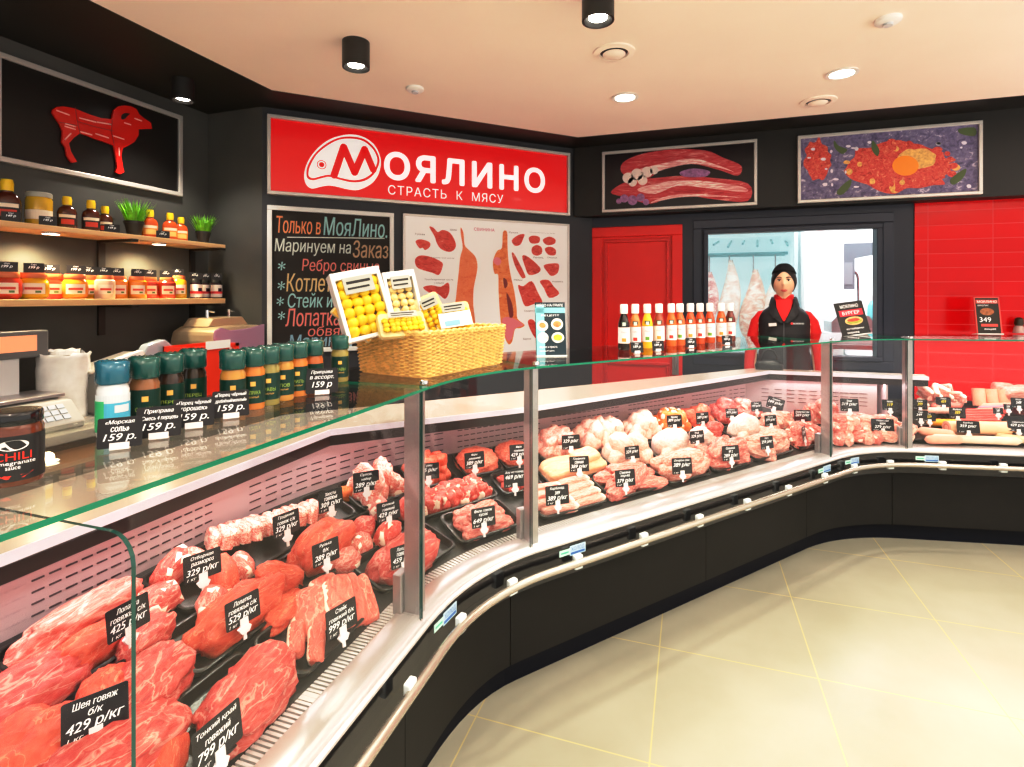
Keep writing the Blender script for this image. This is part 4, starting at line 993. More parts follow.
# ---- diagonal counter (pork and poultry)
tray('S', 2.52, 2.73, 2, 'black tray of thin beef strips priced 469 behind the second post')
tray('Tm', 2.625, 2.82, 3, 'black tray of minced meat priced 429')
tray('U', 2.59, 2.945, 1, 'black tray of pale loin strips priced 389 right of the second post')
tray('V', 2.96, 3.30, 1, 'black tray of pink loin pieces priced 379')
tray('W1', 3.315, 3.63, 1, 'black tray of pink legs priced 389 at the front of the diagonal counter')
tray('W2', 3.645, 3.97, 1, 'black tray of pork under the fourth front tag of the diagonal counter')
tray('W3', 3.985, 4.35, 1, 'black tray of pork at the front, left of the third post')
tray('Bl', 2.75, 3.12, 2, 'black tray of pork belly slab')
tray('Ch', 3.135, 3.42, 2, 'black tray of pale chicken pieces in the middle row')
tray('Wa', 3.435, 3.75, 2, 'black tray of white poultry in the middle row behind tag 389')
tray('Wb', 3.765, 4.05, 2, 'black tray of fatty pork with one red cut in the middle row')
tray('Wc', 4.065, 4.38, 2, 'black tray of big white poultry in the middle row')
tray('X1', 2.835, 3.09, 3, 'black tray of pale pieces behind the pork belly')
tray('X2', 3.105, 3.41, 3, 'black tray of rounded chicken pieces by the perforated wall')
tray('X3', 3.425, 3.66, 3, 'black tray of pale pieces at the middle of the back row')
tray('X4', 3.675, 3.90, 3, 'black tray of orange marinated pieces in the back row')
tray('X5', 3.915, 4.14, 3, 'black tray of red pork cuts in the back row')
tray('X6', 4.155, 4.40, 3, 'black tray of red pork cuts at the back inner corner')
fill('S', 6, 3, 'piece', [CUBE], (.06, .022, .022), 2, 'beef_strip', 'thin red beef strip in the tray behind the second post, tag 469', 'beef strip', 'thin beef strips', jit=.6)
M_, hx, hy = TRAYS['Tm']; put('mince', 2, MINCE, (hx * 1.92, hy * 1.8, .075), M_ @ T(0, 0, -.002), 'minced_meat', 'mound of minced meat behind the second post, tag 429', 'minced meat', 'minced meat mounds')
for i in range(12):
    M_, hx, hy = TRAYS['U']; put('slab', 50 + i % 3, [PORK2, FAT], (.17, .034, .035), M_ @ T(-.08 + .16 * (i % 2) + random.uniform(-.01, .01), -hy + .026 + (i // 2) * .0245, -.004 + .012 * ((i // 2) % 2)) @ RZ(R(random.uniform(-7, 7))), 'loin_strip', 'pale pork strip in the front tray right of the second post', 'pork strip', 'pale pork strips', 'end')
for i in range(9):
    M_, hx, hy = TRAYS['V']; put('roast', 31 + i % 3, [PORK, FAT], (.185, .066, .05), M_ @ T((-.085, .08, -.075, .085, -.07, .08, 0, .03, -.02)[i], (-.048, -.045, .0, .01, .05, .052, .045, -.02, .0)[i], -.002 + (.03 if i > 5 else 0)) @ RZ(R((10, -14, 24, 5, -8, 16, -8, 30, 5)[i])), 'loin_piece', 'pink pork loin piece in the front tray with tag 379', 'pork', 'pink loin pieces')
M_, hx, hy = TRAYS['Bl']
put('slab', 60, [SKIN_PIG, PORK], (hx * 1.9, hy * 1.75, .055), M_ @ T(0, 0, .0), 'pork_belly', 'flat tan slab of pork belly behind its tag', 'pork belly', None)
put('slab', 61, [SKIN_PIG, PORK], (hx * .85, hy * 1.2, .045), M_ @ T(.07, .01, .034) @ RZ(R(12)), 'pork_belly', 'smaller belly piece lying on the tan slab', 'pork belly')
fill('W1', 3, 2, 'piece', [PORK2, FAT], (.13, .075, .06), 2, 'pork_leg_piece', 'pale pink piece in the front tray with the third front tag', 'pork', 'pale pink front pieces', rots=40)
fill('W2', 3, 2, 'roast', [PORK, FAT], (.14, .075, .06), 2, 'pork_piece', 'pink pork piece in the front tray with the fourth front tag', 'pork', 'pork pieces in the fourth tray', rots=40)
fill('W3', 3, 2, 'roast', [PORK2, FAT], (.15, .075, .055), 2, 'pork_piece', 'pink pork piece in the front tray just left of the third post', 'pork', 'pork pieces left of the third post', rots=35)
fill('Ch', 3, 2, 'bird', [CHICK, WHITEM], (.11, .075, .07), 2, 'chicken_piece', 'pale chicken piece in the middle row right of the belly slab', 'chicken', 'chicken pieces in the middle row')
for key, lab, n in (('Wa', 'big white poultry carcass in the middle row, left one', 3), ('Wc', 'big white poultry carcass in the middle row, right one near the inner corner', 3)):
    M_, hx, hy = TRAYS[key]
    put('bird', 41 + n + len(key) + ord(key[1]) % 5, [WHITEM], (hx * 1.5, hy * 1.75, .125), M_ @ T(-.01, 0, .015), 'poultry_carcass', lab, 'poultry')
    for j in range(2): put('bird', 44 + j, [CHICK], (.11, .06, .055), M_ @ T(-.07 + .17 * j, -.045, .0) @ RZ(R(20 - 50 * j)), 'chicken_drumstick', 'poultry leg at the front of ' + ('the left' if key == 'Wa' else 'the right') + ' big white poultry tray', 'poultry', 'poultry legs ' + key.lower())
M_, hx, hy = TRAYS['Wb']
put('roast', 35, [WHITEM], (hx * 1.3, hy * 1.4, .085), M_ @ T(-.04, .015, .0), 'fatty_pork', 'white fatty pork piece left of the red cut, middle row', 'pork')
put('roast', 36, [BEEF], (.12, .085, .07), M_ @ T(.03, .01, .04), 'red_cut', 'single round red cut lying on white fatty pork, middle row', 'beef')
put('piece', 7, [PORK], (.15, .05, .04), M_ @ T(.05, -.05, .0) @ RZ(.3), 'pork_strip', 'pink strip in front of the single round red cut', 'pork')
fill('X1', 4, 3, 'bird', [PORK2, CHICK], (.08, .065, .06), 2, 'pale_piece', 'pale pink piece in the heap behind the pork belly', 'meat piece', 'pale pieces behind the belly', fat='spot')
fill('X2', 5, 3, 'bird', [CHICK, PORK2], (.085, .065, .07), 2, 'chicken_piece', 'rounded chicken piece in the heap by the perforated wall', 'chicken', 'chicken pieces by the wall', fat='spot')
fill('X3', 4, 3, 'bird', [CHICK, WHITEM], (.08, .065, .065), 2, 'chicken_piece', 'pale chicken piece in the heap left of the orange marinated meat', 'chicken', 'pale chicken pieces')
fill('X4', 3, 3, 'piece', [ORANGE, FAT], (.095, .07, .06), 2, 'marinated_piece', 'orange marinated piece in the back row', 'meat piece', 'orange marinated pieces', fat='spot')
fill('X5', 3, 2, 'roast', [BEEF2, FAT], (.115, .085, .065), 2, 'pork_cut', 'red pork cut in the back row right of the orange meat', 'pork', 'red cuts in the back row')
fill('X6', 3, 2, 'roast', [BEEF, FAT], (.115, .085, .065), 2, 'pork_cut', 'red pork cut at the inner corner of the back row', 'pork', 'red cuts at the inner corner')
# ---- curved counter on the right
for key, a0, b0, r, w, ly, mi in (('R1a', 4.42, 4.70, 1, 'front left', 2, 0), ('R1b', 4.725, 5.02, 1, 'front right', 3, 1), ('R2a', 4.42, 4.66, 2, 'middle left', 2, 1), ('R2b', 4.68, 4.90, 2, 'middle right', 4, 0), ('R3a', 4.42, 4.57, 3, 'back left', 2, 0)):
    tray(key, a0, b0, r, 'black tray of pork, %s one in the curved right counter' % w)
    fill(key, 3, 2, 'roast', [[PORK, PORK2][mi], FAT], (.105, .065, .05), ly, 'pork_piece', 'pink pork piece in the %s tray of the curved right counter' % w, 'pork', 'pork, %s tray' % w, rots=60, fat='spot')
random.seed(33)
for i in range(22):
    x, y = 838 + (i % 8) * 9.4 + random.uniform(-2, 2), (436, 426, 418)[i // 8] + random.uniform(-2, 2) - (i % 8) * .2
    at(x, y, 'roast', 81 + i % 4, [[PORK, PORK2][i % 2], FAT], (.12, .07, .055), random.uniform(-50, 50), 'pork_piece', 'pink pork piece in the mound between the two right posts', 'pork', 'pork mound between the right posts', 'spot', up=.02 + .025 * (i // 8))
# ---- sausages on the right
tray('Z1', 5.06, 5.48, 1, 'black tray of long sausages beside the last post'); tray('Z2', 5.50, 6.10, 1, 'black tray of long pale sausages at the right front')
tray('Z3', 5.06, 5.48, 2, 'black tray of sliced bacon and orange sausage'); tray('Z4', 5.50, 6.10, 2, 'black tray of thin red sausages')
tray('Z5', 5.06, 5.50, 3, 'black tray of heaped smoked ribs'); tray('Z6', 5.52, 6.10, 3, 'black tray of upright ham rolls')
def sausage(px, py, L, r, m, rot, label, name='sausage', group=None, endm=None, up=0, tilt=0, bend=0):
    s, p, z = hit(px, py, r + up - .01)
    M = deckM(s, p, r - .018 + up, R(rot)) @ Matrix.Rotation(R(tilt), 4, 'Y')
    pts = []; rad = []
    for k in range(15):
        q = k / 14 * 2 - 1
        pts.append((q * L / 2, bend * (1 - q * q), 0)); rad.append(r * (max(.12, 1 - max(0, (abs(q) - (1 - 1.2 * r / L * 2)) / (1.2 * r / L * 2)) ** 2.2) if endm is None else 1))
    mb = MB(); mb.tube(pts, rad, 14)
    t = thing(name, label, 'sausage', M, group)
    mb.build('sausage_body', m, t, smooth='auto' if endm else True)
    if endm:
        b = MB(); b.lathe([(.001, 0), (r * .96, 0)], 18, 0, cap=False, M=T(-L / 2 - .0012, 0, 0) @ Matrix.Rotation(-PI / 2, 4, 'Y')); b.lathe([(r * .45, 0), (r * .6, 0)], 18, 1, cap=False, M=T(-L / 2 - .0018, 0, 0) @ Matrix.Rotation(-PI / 2, 4, 'Y'))
        b.build('cut_end', endm, t)
    return t
sausage(975, 426, .34, .042, HAM, 2, 'thick pale boiled sausage with cut spiral end, behind the front black tag', 'boiled_sausage', None, [mat('cut_pink', (.90, .42, .34), .4), mat('cut_red', (.75, .16, .14), .4)], up=.02)
sausage(975, 438, .50, .024, mat('sausage_cream', (.90, .66, .50), .35, var=.08), -1, 'long cream sausage lying along the front edge', up=.01)
sausage(943, 438, .22, .026, SAUS, 4, 'pink sausage at the front beside the last post', up=.012)
sausage(935, 431, .20, .028, SAUS, -10, 'pink sausage behind the front pink one beside the last post', up=.015)
sausage(1015, 437, .20, .022, mat('sausage_tan', (.80, .62, .40), .4), -14, 'tan sausage at the right edge front', up=.012)
sausage(942, 421, .19, .024, SAUSO, 2, 'bright orange sausage behind the yellow-lettered tag', up=.02)
sausage(938, 409, .22, .022, PORK2, 3, 'pale pink bacon roll behind the orange sausage', 'bacon_roll', up=.03)
sausage(945, 404, .20, .02, PORK, 5, 'darker pink bacon roll above the pale one', 'bacon_roll', up=.045)
for i in range(5): sausage(979 + i * 1.5, 419 - 2.6 * i, .27, .012, SAUSR, 4, 'thin dark red sausage in the bundle behind the boiled sausage', 'thin_sausage', 'thin red sausages', up=.012 + .009 * i)
for i in range(3): sausage(992 + i * 3, 408 - 2.5 * i, .24, .013, [SAUS, mat('sausage_violet', (.46, .20, .26), .35), SAUS][i], 8, ['lower long pink sausage right of the red bundle', 'violet sausage right of the red bundle', 'upper long pink sausage right of the red bundle'][i], 'thin_sausage', up=.03 + .008 * i)
sausage(1006, 425, .10, .02, mat('sausage_plum', (.35, .12, .20), .35), 10, 'short plum-coloured sausage at the right', up=.02)
sausage(1011, 427, .09, .022, SAUSO, -25, 'short orange sausage piece at the right edge', up=.015)
random.seed(21)
for i in range(16):
    x, y = 924 + (i % 6) * 6.6 + random.uniform(-2, 2), 402 - (i // 6) * 7.5 + random.uniform(-2, 2)
    at(x, y, 'slab', 70 + i % 4, [RIBM, FAT], (.11, .03, .05), random.uniform(40, 120), 'smoked_rib', 'smoked rib in the tall heap under the worktop end', 'smoked ribs', 'smoked ribs', 'top', up=.02 + .05 * (i // 6), tilt=random.uniform(-30, 30))
for i, x in enumerate((977, 989.5, 1001, 1012)):
    sausage(x, 395 + i * .6, .115, .036, mat('ham_pink', (.82, .38, .27), .4, var=.18, vscale=14), 90 + 5 * (i - 1), ['leftmost', 'second', 'third', 'rightmost'][i] + ' of the four stubby ham rolls standing by the red tiles', 'ham_roll', 'ham rolls', [PORK2, FAT], up=.045, tilt=-62)
at(1014, 389, 'slab', 77, [PORK2, FAT], (.20, .09, .06), 10, 'bacon_slab', 'pale bacon slab on the ham rolls at the right edge', 'bacon', None, None, up=.10)
at(1000, 385, 'slab', 78, [PORK2, FAT], (.12, .08, .05), -10, 'bacon_slab', 'pale bacon slab left of the other, behind the ham rolls', 'bacon', None, None, up=.10)

# ---- price tags
TAGM = None
YEL = mat('yellow_chalk', (.85, .72, .08), .6, emit=.2)
CLIP = mat('clip_clear', (.85, .82, .84), .3)
def price_tag(M, w, h, lines, label, group='black price tags in the counters', yellow=False, clip=True, cliplen=.035, small=''):
    t = thing('price_tag', label, 'price tag', M, group)
    mb = MB(); mb.poly(rrect(-w / 2, w / 2, -h / 2, h / 2, h * .06, 3), -.0012, .0); mb.build('card', CARD, t)
    mb = MB(); n = len(lines); big = lines[-1]; y = h * .42
    hs = [.165] * (n - 1) + [.29]; tot = sum(hs) + .05 * n; k = min(1, .80 / tot)
    for i, l in enumerate(lines):
        hh = hs[i] * h * k
        wd = min(w * .86, hh * .62 * len(l) * (1.0 if i < n - 1 else .85)); x0 = -wd / 2
        mb.text(l, x0, x0 + wd, y - hh, y, .0006, 1 if (yellow and i == n - 1) else 0, shear=.25, bold=.03); y -= hh + .06 * h * k
    if small or clip: mb.text(small or '1 кг', -w * .42, -w * .18, -h * .44, -h * .34, .0006, 0, shear=.25)
    mb.build('lettering', [CHALK, YEL], t)
    if clip:
        mb = MB(); mb.box(-.010, .010, -h / 2 - .006, -h / 2 + h * .22, -.004, .002); mb.box(-.004, .004, -h / 2 - cliplen, -h / 2, -.003, .001)
        mb.poly([(-.016, -h / 2 - .008), (-.006, -h / 2 - .002), (.006, -h / 2 - .002), (.016, -h / 2 - .008), (.009, -h / 2 - .020), (-.009, -h / 2 - .020)], -.004, .004)
        mb.build('tag_clip', CLIP, t)
    return t
def tagM(pos, head, lean=8):
    h = R(head); n = Vector((math.cos(h), -math.sin(h), 0)); up = Vector((0, 0, math.cos(R(lean)))) - n * math.sin(R(lean))
    return frame_M(pos, (math.sin(h), math.cos(h), 0), up)
def case_tag(px, py, head, lines, label, w=.10, h=.072, dz=.085, yellow=False, roll=0):
    s, p, z = hit(px, py, dz); q = P(s, p, z)
    if s > 4.75 and s < 5.25 and p > .30 and px < 905:      # the shallow curved case: stand it before the back panel
        z = .7
        while z < 1.15:
            q = atz(px, py, z); ss, pp = inv(q.x, q.y)
            if pp < .235: break
            z += .004
    price_tag(tagM(q, head) @ RZ(R(roll)), w, h, lines, label, yellow=yellow)
TG = [(97, 713, 30, ['Шея говяж', 'б/к', '429 р/кг'], 'tag reading 429 for boneless beef neck, lower left behind the divider', .095),
 (218, 737, 2, ['Тонкий край', 'говяжий', '799 р/кг'], 'tag reading 799 for sirloin at the bottom of the picture', .10),
 (129, 617, 2, ['Лопатка', 'говяжья с/к', '425 р/кг'], 'tag reading 425 for beef shoulder, crossed by the divider edge', .09),
 (203, 565, 22, ['Отборная', 'размороз', '329 р/кг'], 'tag reading 329 in the bone-in beef chunks', .088),
 (243, 610, 12, ['Лопатка', 'говяжья с/к', '529 р/кг'], 'tag reading 529 for beef shoulder', .085),
 (342, 618, 15, ['Стейк', 'говяжий б/к', '999 р/кг'], 'tag reading 999 in the fanned steaks', .09),
 (287, 523, 15, ['Грудинка', 'говяж с/к', '329 р/кг'], 'tag reading 329 in the sliced fatty ribs', .088),
 (326, 552, 20, ['Рулька', 'б/к', '289 р/кг'], 'tag reading 289 in the beef shank', .085),
 (331, 500, 22, ['Хвосты', 'говяжьи', '309 р/кг'], 'tag in the small dark corner tray', .09),
 (367, 481, 42, ['Супов.', 'набор', '289 р/кг'], 'tag reading 289 in the heap of soup bones', .095),
 (388, 511, 32, ['Суповой', 'говяжий', '429 р/кг'], 'tag reading 429 in the soup beef left of the first post', .085),
 (404, 555, 32, ['Лопатка', 'говяжья', '459 р/кг'], 'tag half hidden by the first post', .085),
 (429, 471, 55, ['Гуляш', '215 р/кг'], 'tag in the beef trimmings just right of the first post', .085),
 (475, 460, 45, ['Фарш', 'домашний', '389 р/кг'], 'tag reading 389 in the left mince mound', .09),
 (519, 452, 52, ['Фарш', 'говяжий', '429 р/кг'], 'tag reading 429 in the right mince mound behind the second post', .09),
 (515, 478, 52, ['Азу из говяд.', '469 р/кг'], 'tag reading 469 in the thin beef strips', .095),
 (483.5, 517, 46, ['Филе говяж', 'кусок', '649 р/кг'], 'tag reading 649 in the pink fillet', .092),
 (557, 495, 54, ['Карбонад', '389', '389 р/кг'], 'tag reading 389 in the pale pork strips right of the second post', .10),
 (571, 442, 58, ['Щёки', '329 р/кг'], 'tag in the pale heap behind the pork belly', .09),
 (579, 464, 62, ['Грудинка', 'свиная', '389 р/кг'], 'tag on the pork belly slab', .09),
 (625, 478, 56, ['Свинина', 'кор-ка', '379 р/кг'], 'tag reading 379 in the pink loin pieces', .095),
 (632, 452.5, 50, ['Курица', '329 р/кг'], 'tag in the middle row chicken pieces', .08),
 (682, 466, 62, ['Окорок сви', '389 р/кг'], 'tag in the third front tray of the diagonal counter', .10),
 (674.5, 421, 62, ['Шашлык', '309 р/кг'], 'tag in the orange marinated meat', .088),
 (697, 437, 52, ['Утка', '329 р/кг'], 'tag beside the single round red cut', .088),
 (702.5, 418, 52, ['Шея', '389 р/кг'], 'tag in the red cuts right of the orange meat', .088),
 (732, 413, 70, ['Вырезка', '429 р/кг'], 'tag in the red cuts at the inner corner, back row', .075),
 (731, 453, 56, ['Свинина', '№ 2', '289 р/кг'], 'tag in the fourth front tray of the diagonal counter', .10),
 (767, 442.5, 50, ['Рагу', '259 р/кг'], 'tag near the front edge left of the leaning tag, by the third post', .09),
 (804, 433, 20, ['Рёбра', '279 р/кг'], 'narrow turned tag just left of the third post foot', .10),
 (770.5, 420.5, 55, ['Окорок', '299 р/кг'], 'tag in the middle of the pork left of the third post', .085),
 (802.5, 416, 76, ['Лопатка сви', '269 р/кг'], 'wide tag behind the turned tag left of the third post', .10),
 (756.5, 406.5, 55, ['Печень', '199 р/кг'], 'small tag at the inner corner below the worktop bend', .08),
 (775.5, 403.5, 95, ['Сердце', '189 р/кг'], 'tilted tag at the inner corner right of the small one', .10),
 (849.5, 405, 82, ['Язык', '319 р/кг'], 'back tag between the two right posts, left one', .105),
 (890, 405, 82, ['Ножки', '119'], 'back tag with yellow price between the two right posts', .088),
 (883, 425, 82, ['Рёбра сви', 'копч', '279 р/кг'], 'front tag between the two right posts', .125),
 (920, 404.5, 84, ['Бекон', '399'], 'yellow-priced tag right behind the last post', .085),
 (921, 415.5, 84, ['Сало', '349 р'], 'tag low behind the last post', .085),
 (943.5, 402, 84, ['Рёбра', '459'], 'yellow-priced tag below the smoked ribs', .085),
 (929, 417, 84, ['Сыр', '529'], 'yellow-priced tag left of the orange sausage', .07),
 (957.5, 413, 84, ['Колбаса', '389'], 'yellow-priced tag left of the thin red sausages', .09),
 (968.5, 427, 84, ['Варёная', '359 р/кг'], 'big tag in front of the boiled sausage', .12),
 (998, 411, 84, ['Салями', '589'], 'narrow tag right of the thin red sausages', .055),
 (1008, 407, 84, ['Чоризо', '629'], 'narrow tag below the ham rolls', .05),
 (1019, 403, 84, ['Рулет', '549'], 'tag at the right edge below the ham rolls', .085),
 (1018, 426, 84, ['Сардельки', '429 р/кг'], 'big tag at the right edge in front of the orange piece', .11)]
for px, py, hd, ln, lab, w in TG:
    case_tag(px, py, hd, ln, 'black ' + lab, w, w * .74 if w < .11 else w * .6, yellow='yellow' in lab, roll=-14 if 'tilted' in lab else 0)

# ================================================================== SHELVES ON THE LEFT WALL
XF = -2.87
def shelf(z0, z1, y0, label):
    t = thing('wall_shelf', label, 'shelf', T(0, 0, 0), 'wooden wall shelves')
    MB().box(XW, XF, y0, 2.70, z0, z1).build('shelf_board', WOOD, t, bevel=.003)
    for y in (atx(101, 280, XW + .005).y, atx(192, 280, XW + .005).y, .9):
        mb = MB(); mb.box(XW, XW + .014, y - .018, y + .018, z0 - .17, z0); mb.box(XW, XF + .02, y - .018, y + .018, z0 - .014, z0)
        mb.build('bracket', mat('bracket_brown', (.020, .014, .012), .5), t)
    return t
shelf(1.809, 1.834, .4, 'upper pale wooden wall shelf with bottles and two grass pots')
shelf(1.452, 1.485, .4, 'lower pale wooden wall shelf lined with jars')
for px, py, lab in ((51, 236, 'left glowing round lamp under the upper wooden shelf'), (159, 245.5, 'right glowing round lamp under the upper wooden shelf')):
    q = atx(px, py, XF - .07)
    t = thing('shelf_lamp', lab, 'lamp', T(XF - .07, q.y, 1.809), 'round lamps under the upper shelf')
    MB().lathe([(.036, 0), (.036, -.008), (.034, -.010)], 24, cap=False).build('lamp_ring', ALU, t); MB().lathe([(.001, -.0095), (.034, -.0095)], 24, cap=False).build('lamp_disc', mat('shelf_glow', (1, .93, .74), .5, emit=9), t)
    spot(XF - .10, q.y, 1.79, 22, col=(1, .82, .52), ang=165, blend=.8, size=.03, name='shelf_beam')
def lathe_part(name, prof, m, t, n=20, smooth='auto', sx=1, sy=1): return MB().lathe(prof, n, sx=sx, sy=sy).build(name, m, t, smooth=smooth)
def label_patch(r, z0, z1, a0, a1, n=12, sx=1, sy=1, mi=0, mb=None, dr=.0006):
    mb = mb or MB(); rows = []
    for z in (z0, z1): rows.append([((r + dr) * math.cos(R(a0 + (a1 - a0) * k / n)) * sx, (r + dr) * math.sin(R(a0 + (a1 - a0) * k / n)) * sy, z) for k in range(n + 1)])
    return mb.loft(rows, mi, closed=False)
def curved_text(mb, txt, r, z0, z1, ac, halfw, mi, shear=0):
    me = text_mesh(txt, shear, 0)
    if not me: return
    vs, fs, (a, b, c, d) = me; out = []
    for v in vs:
        an = R(ac) + ((v[0] - a) / (b - a) - .5) * 2 * halfw / r
        out.append((r * math.cos(an), r * math.sin(an), z0 + (v[1] - c) / max(d - c, 1e-6) * (z1 - z0)))
    mb.add(out, fs, mi)
YC_ = mat('cap_yellow', (.85, .60, .02), .35)
BROWN = mat('sauce_brown', (.10, .022, .012), .15, coat=.4); ORSA = mat('sauce_orange', (.60, .10, .02), .2, coat=.4)
LBW = mat('label_cream', (.82, .72, .60), .5); LBR = mat('label_red', (.62, .06, .03), .5); LBO = mat('label_orange', (.80, .30, .05), .5); LBK = mat('label_black', (.02, .02, .02), .5)
def sauce_flask(y, z, m, h, label, X=-2.97, group=None, turn=0):
    k = h / .165
    t = thing('sauce_flask', label, 'bottle', T(X, y, z) @ RZ(turn), group)
    lathe_part('flask_body', [(.034 * k, 0), (.040 * k, .006 * k), (.040 * k, .085 * k), (.034 * k, .105 * k), (.017 * k, .118 * k), (.017 * k, .125 * k)], m, t, sx=.62)
    lathe_part('flask_cap', [(.019 * k, .122 * k), (.020 * k, .150 * k), (.017 * k, .165 * k)], YC_, t)
    mb = MB(); label_patch(.041 * k, .02 * k, .075 * k, -62, 62, sx=.62, mb=mb, mi=0); label_patch(.0412 * k, .058 * k, .073 * k, -50, 50, sx=.62, mb=mb, mi=1, dr=.0012); label_patch(.0412 * k, .024 * k, .05 * k, -35, 40, sx=.62, mb=mb, mi=2, dr=.0012)
    mb.build('flask_label', [LBK if m is BROWN else LBO, LBW, LBR if m is BROWN else mat('label_gold', (.85, .55, .2), .5)], t)
    return t
def yof(px, X=-2.97): return atx(px, 260, X).y
fa = R(-28)
sauce_flask(yof(7), 1.834, BROWN, .20, 'leftmost tall brown sauce flask with yellow cap on the upper shelf', turn=fa)
sauce_flask(yof(67), 1.834, BROWN, .165, 'brown sauce flask right of the yellow jar on the upper shelf', turn=fa)
sauce_flask(yof(91), 1.834, BROWN, .165, 'front one of two touching brown sauce flasks on the upper shelf', turn=fa)
sauce_flask(yof(105, -3.03), 1.834, BROWN, .155, 'rear one of two touching brown sauce flasks, left of the grass pot', X=-3.03, turn=fa)
sauce_flask(yof(150), 1.834, ORSA, .165, 'orange sauce flask right of the larger grass pot', turn=fa)
sauce_flask(yof(170), 1.834, ORSA, .165, 'middle orange sauce flask on the upper shelf', turn=fa)
sauce_flask(yof(181, -3.0), 1.834, ORSA, .155, 'rightmost orange sauce flask, left of the small grass pot', X=-3.0, turn=fa)
t = thing('pickle_jar', 'glass jar of yellow preserve with clear lid on the upper shelf', 'jar', T(-2.97, yof(39), 1.834) @ RZ(fa))
lathe_part('jar_body', [(.048, 0), (.052, .01), (.052, .125), (.046, .14)], mat('preserve_yellow', (.62, .40, .03), .15, coat=.5), t); lathe_part('jar_lid', [(.050, .138), (.050, .158), (.046, .162)], mat('lid_grey', (.40, .40, .36), .3), t)
label_patch(.0525, .03, .075, -70, 70).build('jar_label', LBW, t)
GREEN = mat('grass_green', (.22, .60, .03), .5, var=.4, vscale=30)
def grass(px, r, label, X=-2.98):
    t = thing('potted_grass', label, 'plant', T(X, yof(px, X), 1.834), 'potted grass')
    lathe_part('pot', [(r * .62, 0), (r * .92, r * 1.5), (r, r * 1.5), (r, r * 1.75), (r * .88, r * 1.75), (r * .8, r * 1.4)], mat('pot_dark', (.035, .028, .024), .5), t)
    random.seed(int(px)); mb = MB()
    for k in range(150):
        a = random.uniform(0, 2 * PI); q = math.sqrt(random.random()) * r * .75; ln = random.uniform(1.9, 3.0) * r; tl = q / r * .55 + random.uniform(0, .18)
        b = Vector((q * math.cos(a), q * math.sin(a), r * 1.5)); d = Vector((math.cos(a) * tl, math.sin(a) * tl, 1)).normalized()
        s_ = Vector((-math.sin(a), math.cos(a), 0)) * r * .07; m1 = b + d * ln * .55; m2 = b + d * ln + Vector((math.cos(a), math.sin(a), -.3)) * r * .2
        mb.add([b - s_, b + s_, m1 + s_ * .8, m1 - s_ * .8, m2], [(0, 1, 2, 3), (3, 2, 4)])
    mb.build('grass_blades', GREEN, t)
grass(134, .050, 'larger dark pot of bright green grass in the middle of the upper shelf'); grass(203, .046, 'smaller dark pot of bright green grass at the right end of the upper shelf')
# jars below
def honey_jar(px, m, label, h=.125, r=.052, X=-2.96, kind='round', lm=None):
    t = thing('preserve_jar', label, 'jar', T(X, yof(px, X), 1.485) @ RZ(fa))
    k = h / .125
    if kind == 'round': pr = [(r * .7, 0), (r * .92, .012 * k), (r, .045 * k), (r * .92, .085 * k), (r * .72, .1 * k)]
    else: pr = [(r * .92, 0), (r, .006), (r, .095 * k), (r * .8, .104 * k)]
    lathe_part('jar_body', pr, m, t, sx=.85)
    lathe_part('jar_lid', [(r * .76, .099 * k), (r * .80, .103 * k), (r * .80, .118 * k), (r * .74, .125 * k)], lm or mat('lid_red', (.66, .20, .08), .35), t, sx=.85)
    mb = MB(); label_patch(r, .025 * k, .075 * k, -42, 42, sx=.85, mb=mb, mi=0, dr=.001); label_patch(r, .045 * k, .056 * k, -30, 30, sx=.85, mb=mb, mi=1, dr=.0016); label_patch(r, .03 * k, .04 * k, 6, 26, sx=.85, mb=mb, mi=2, dr=.0016)
    mb.build('jar_label', [mat('label_blush', (.85, .70, .62), .5), LBR, mat('label_leaf', (.10, .22, .06), .5)], t)
JR = mat('jam_red', (.55, .05, .02), .15, coat=.5); JY = mat('jam_yellow', (.75, .42, .02), .15, coat=.5); JO = mat('jam_orange', (.78, .26, .02), .15, coat=.5); JW = mat('jar_milky', (.80, .58, .46), .25); JD = mat('jar_dark', (.05, .02, .03), .2)
honey_jar(7, JR, 'leftmost red preserve jar on the lower shelf, cut by the picture edge', r=.056)
honey_jar(33, JY, 'large round yellow honey jar left of centre on the lower shelf', r=.062)
honey_jar(52, JR, 'round red jar half behind the large yellow honey jar', X=-3.02)
honey_jar(75, JO, 'round orange jar right of the yellow honey jar', r=.056); honey_jar(88, JY, 'round yellow jar half behind the orange one', X=-3.02, r=.046)
honey_jar(105, JW, 'pale square-labelled jar left of the shelf bracket', r=.046, kind='s'); honey_jar(119, JO, 'orange jar touching the pale one below the bracket', r=.042, kind='s', X=-2.98)
honey_jar(137, JO, 'orange square-labelled jar right of the bracket', r=.048, kind='s'); honey_jar(150, JR, 'red jar touching the orange one right of the bracket', r=.042, kind='s', X=-2.99)
honey_jar(167, JR, 'red square-labelled jar third from the right end of jars', r=.046, kind='s'); honey_jar(179, JY, 'yellow jar touching the red one near the right shelf end', r=.042, kind='s', X=-2.98, h=.14)
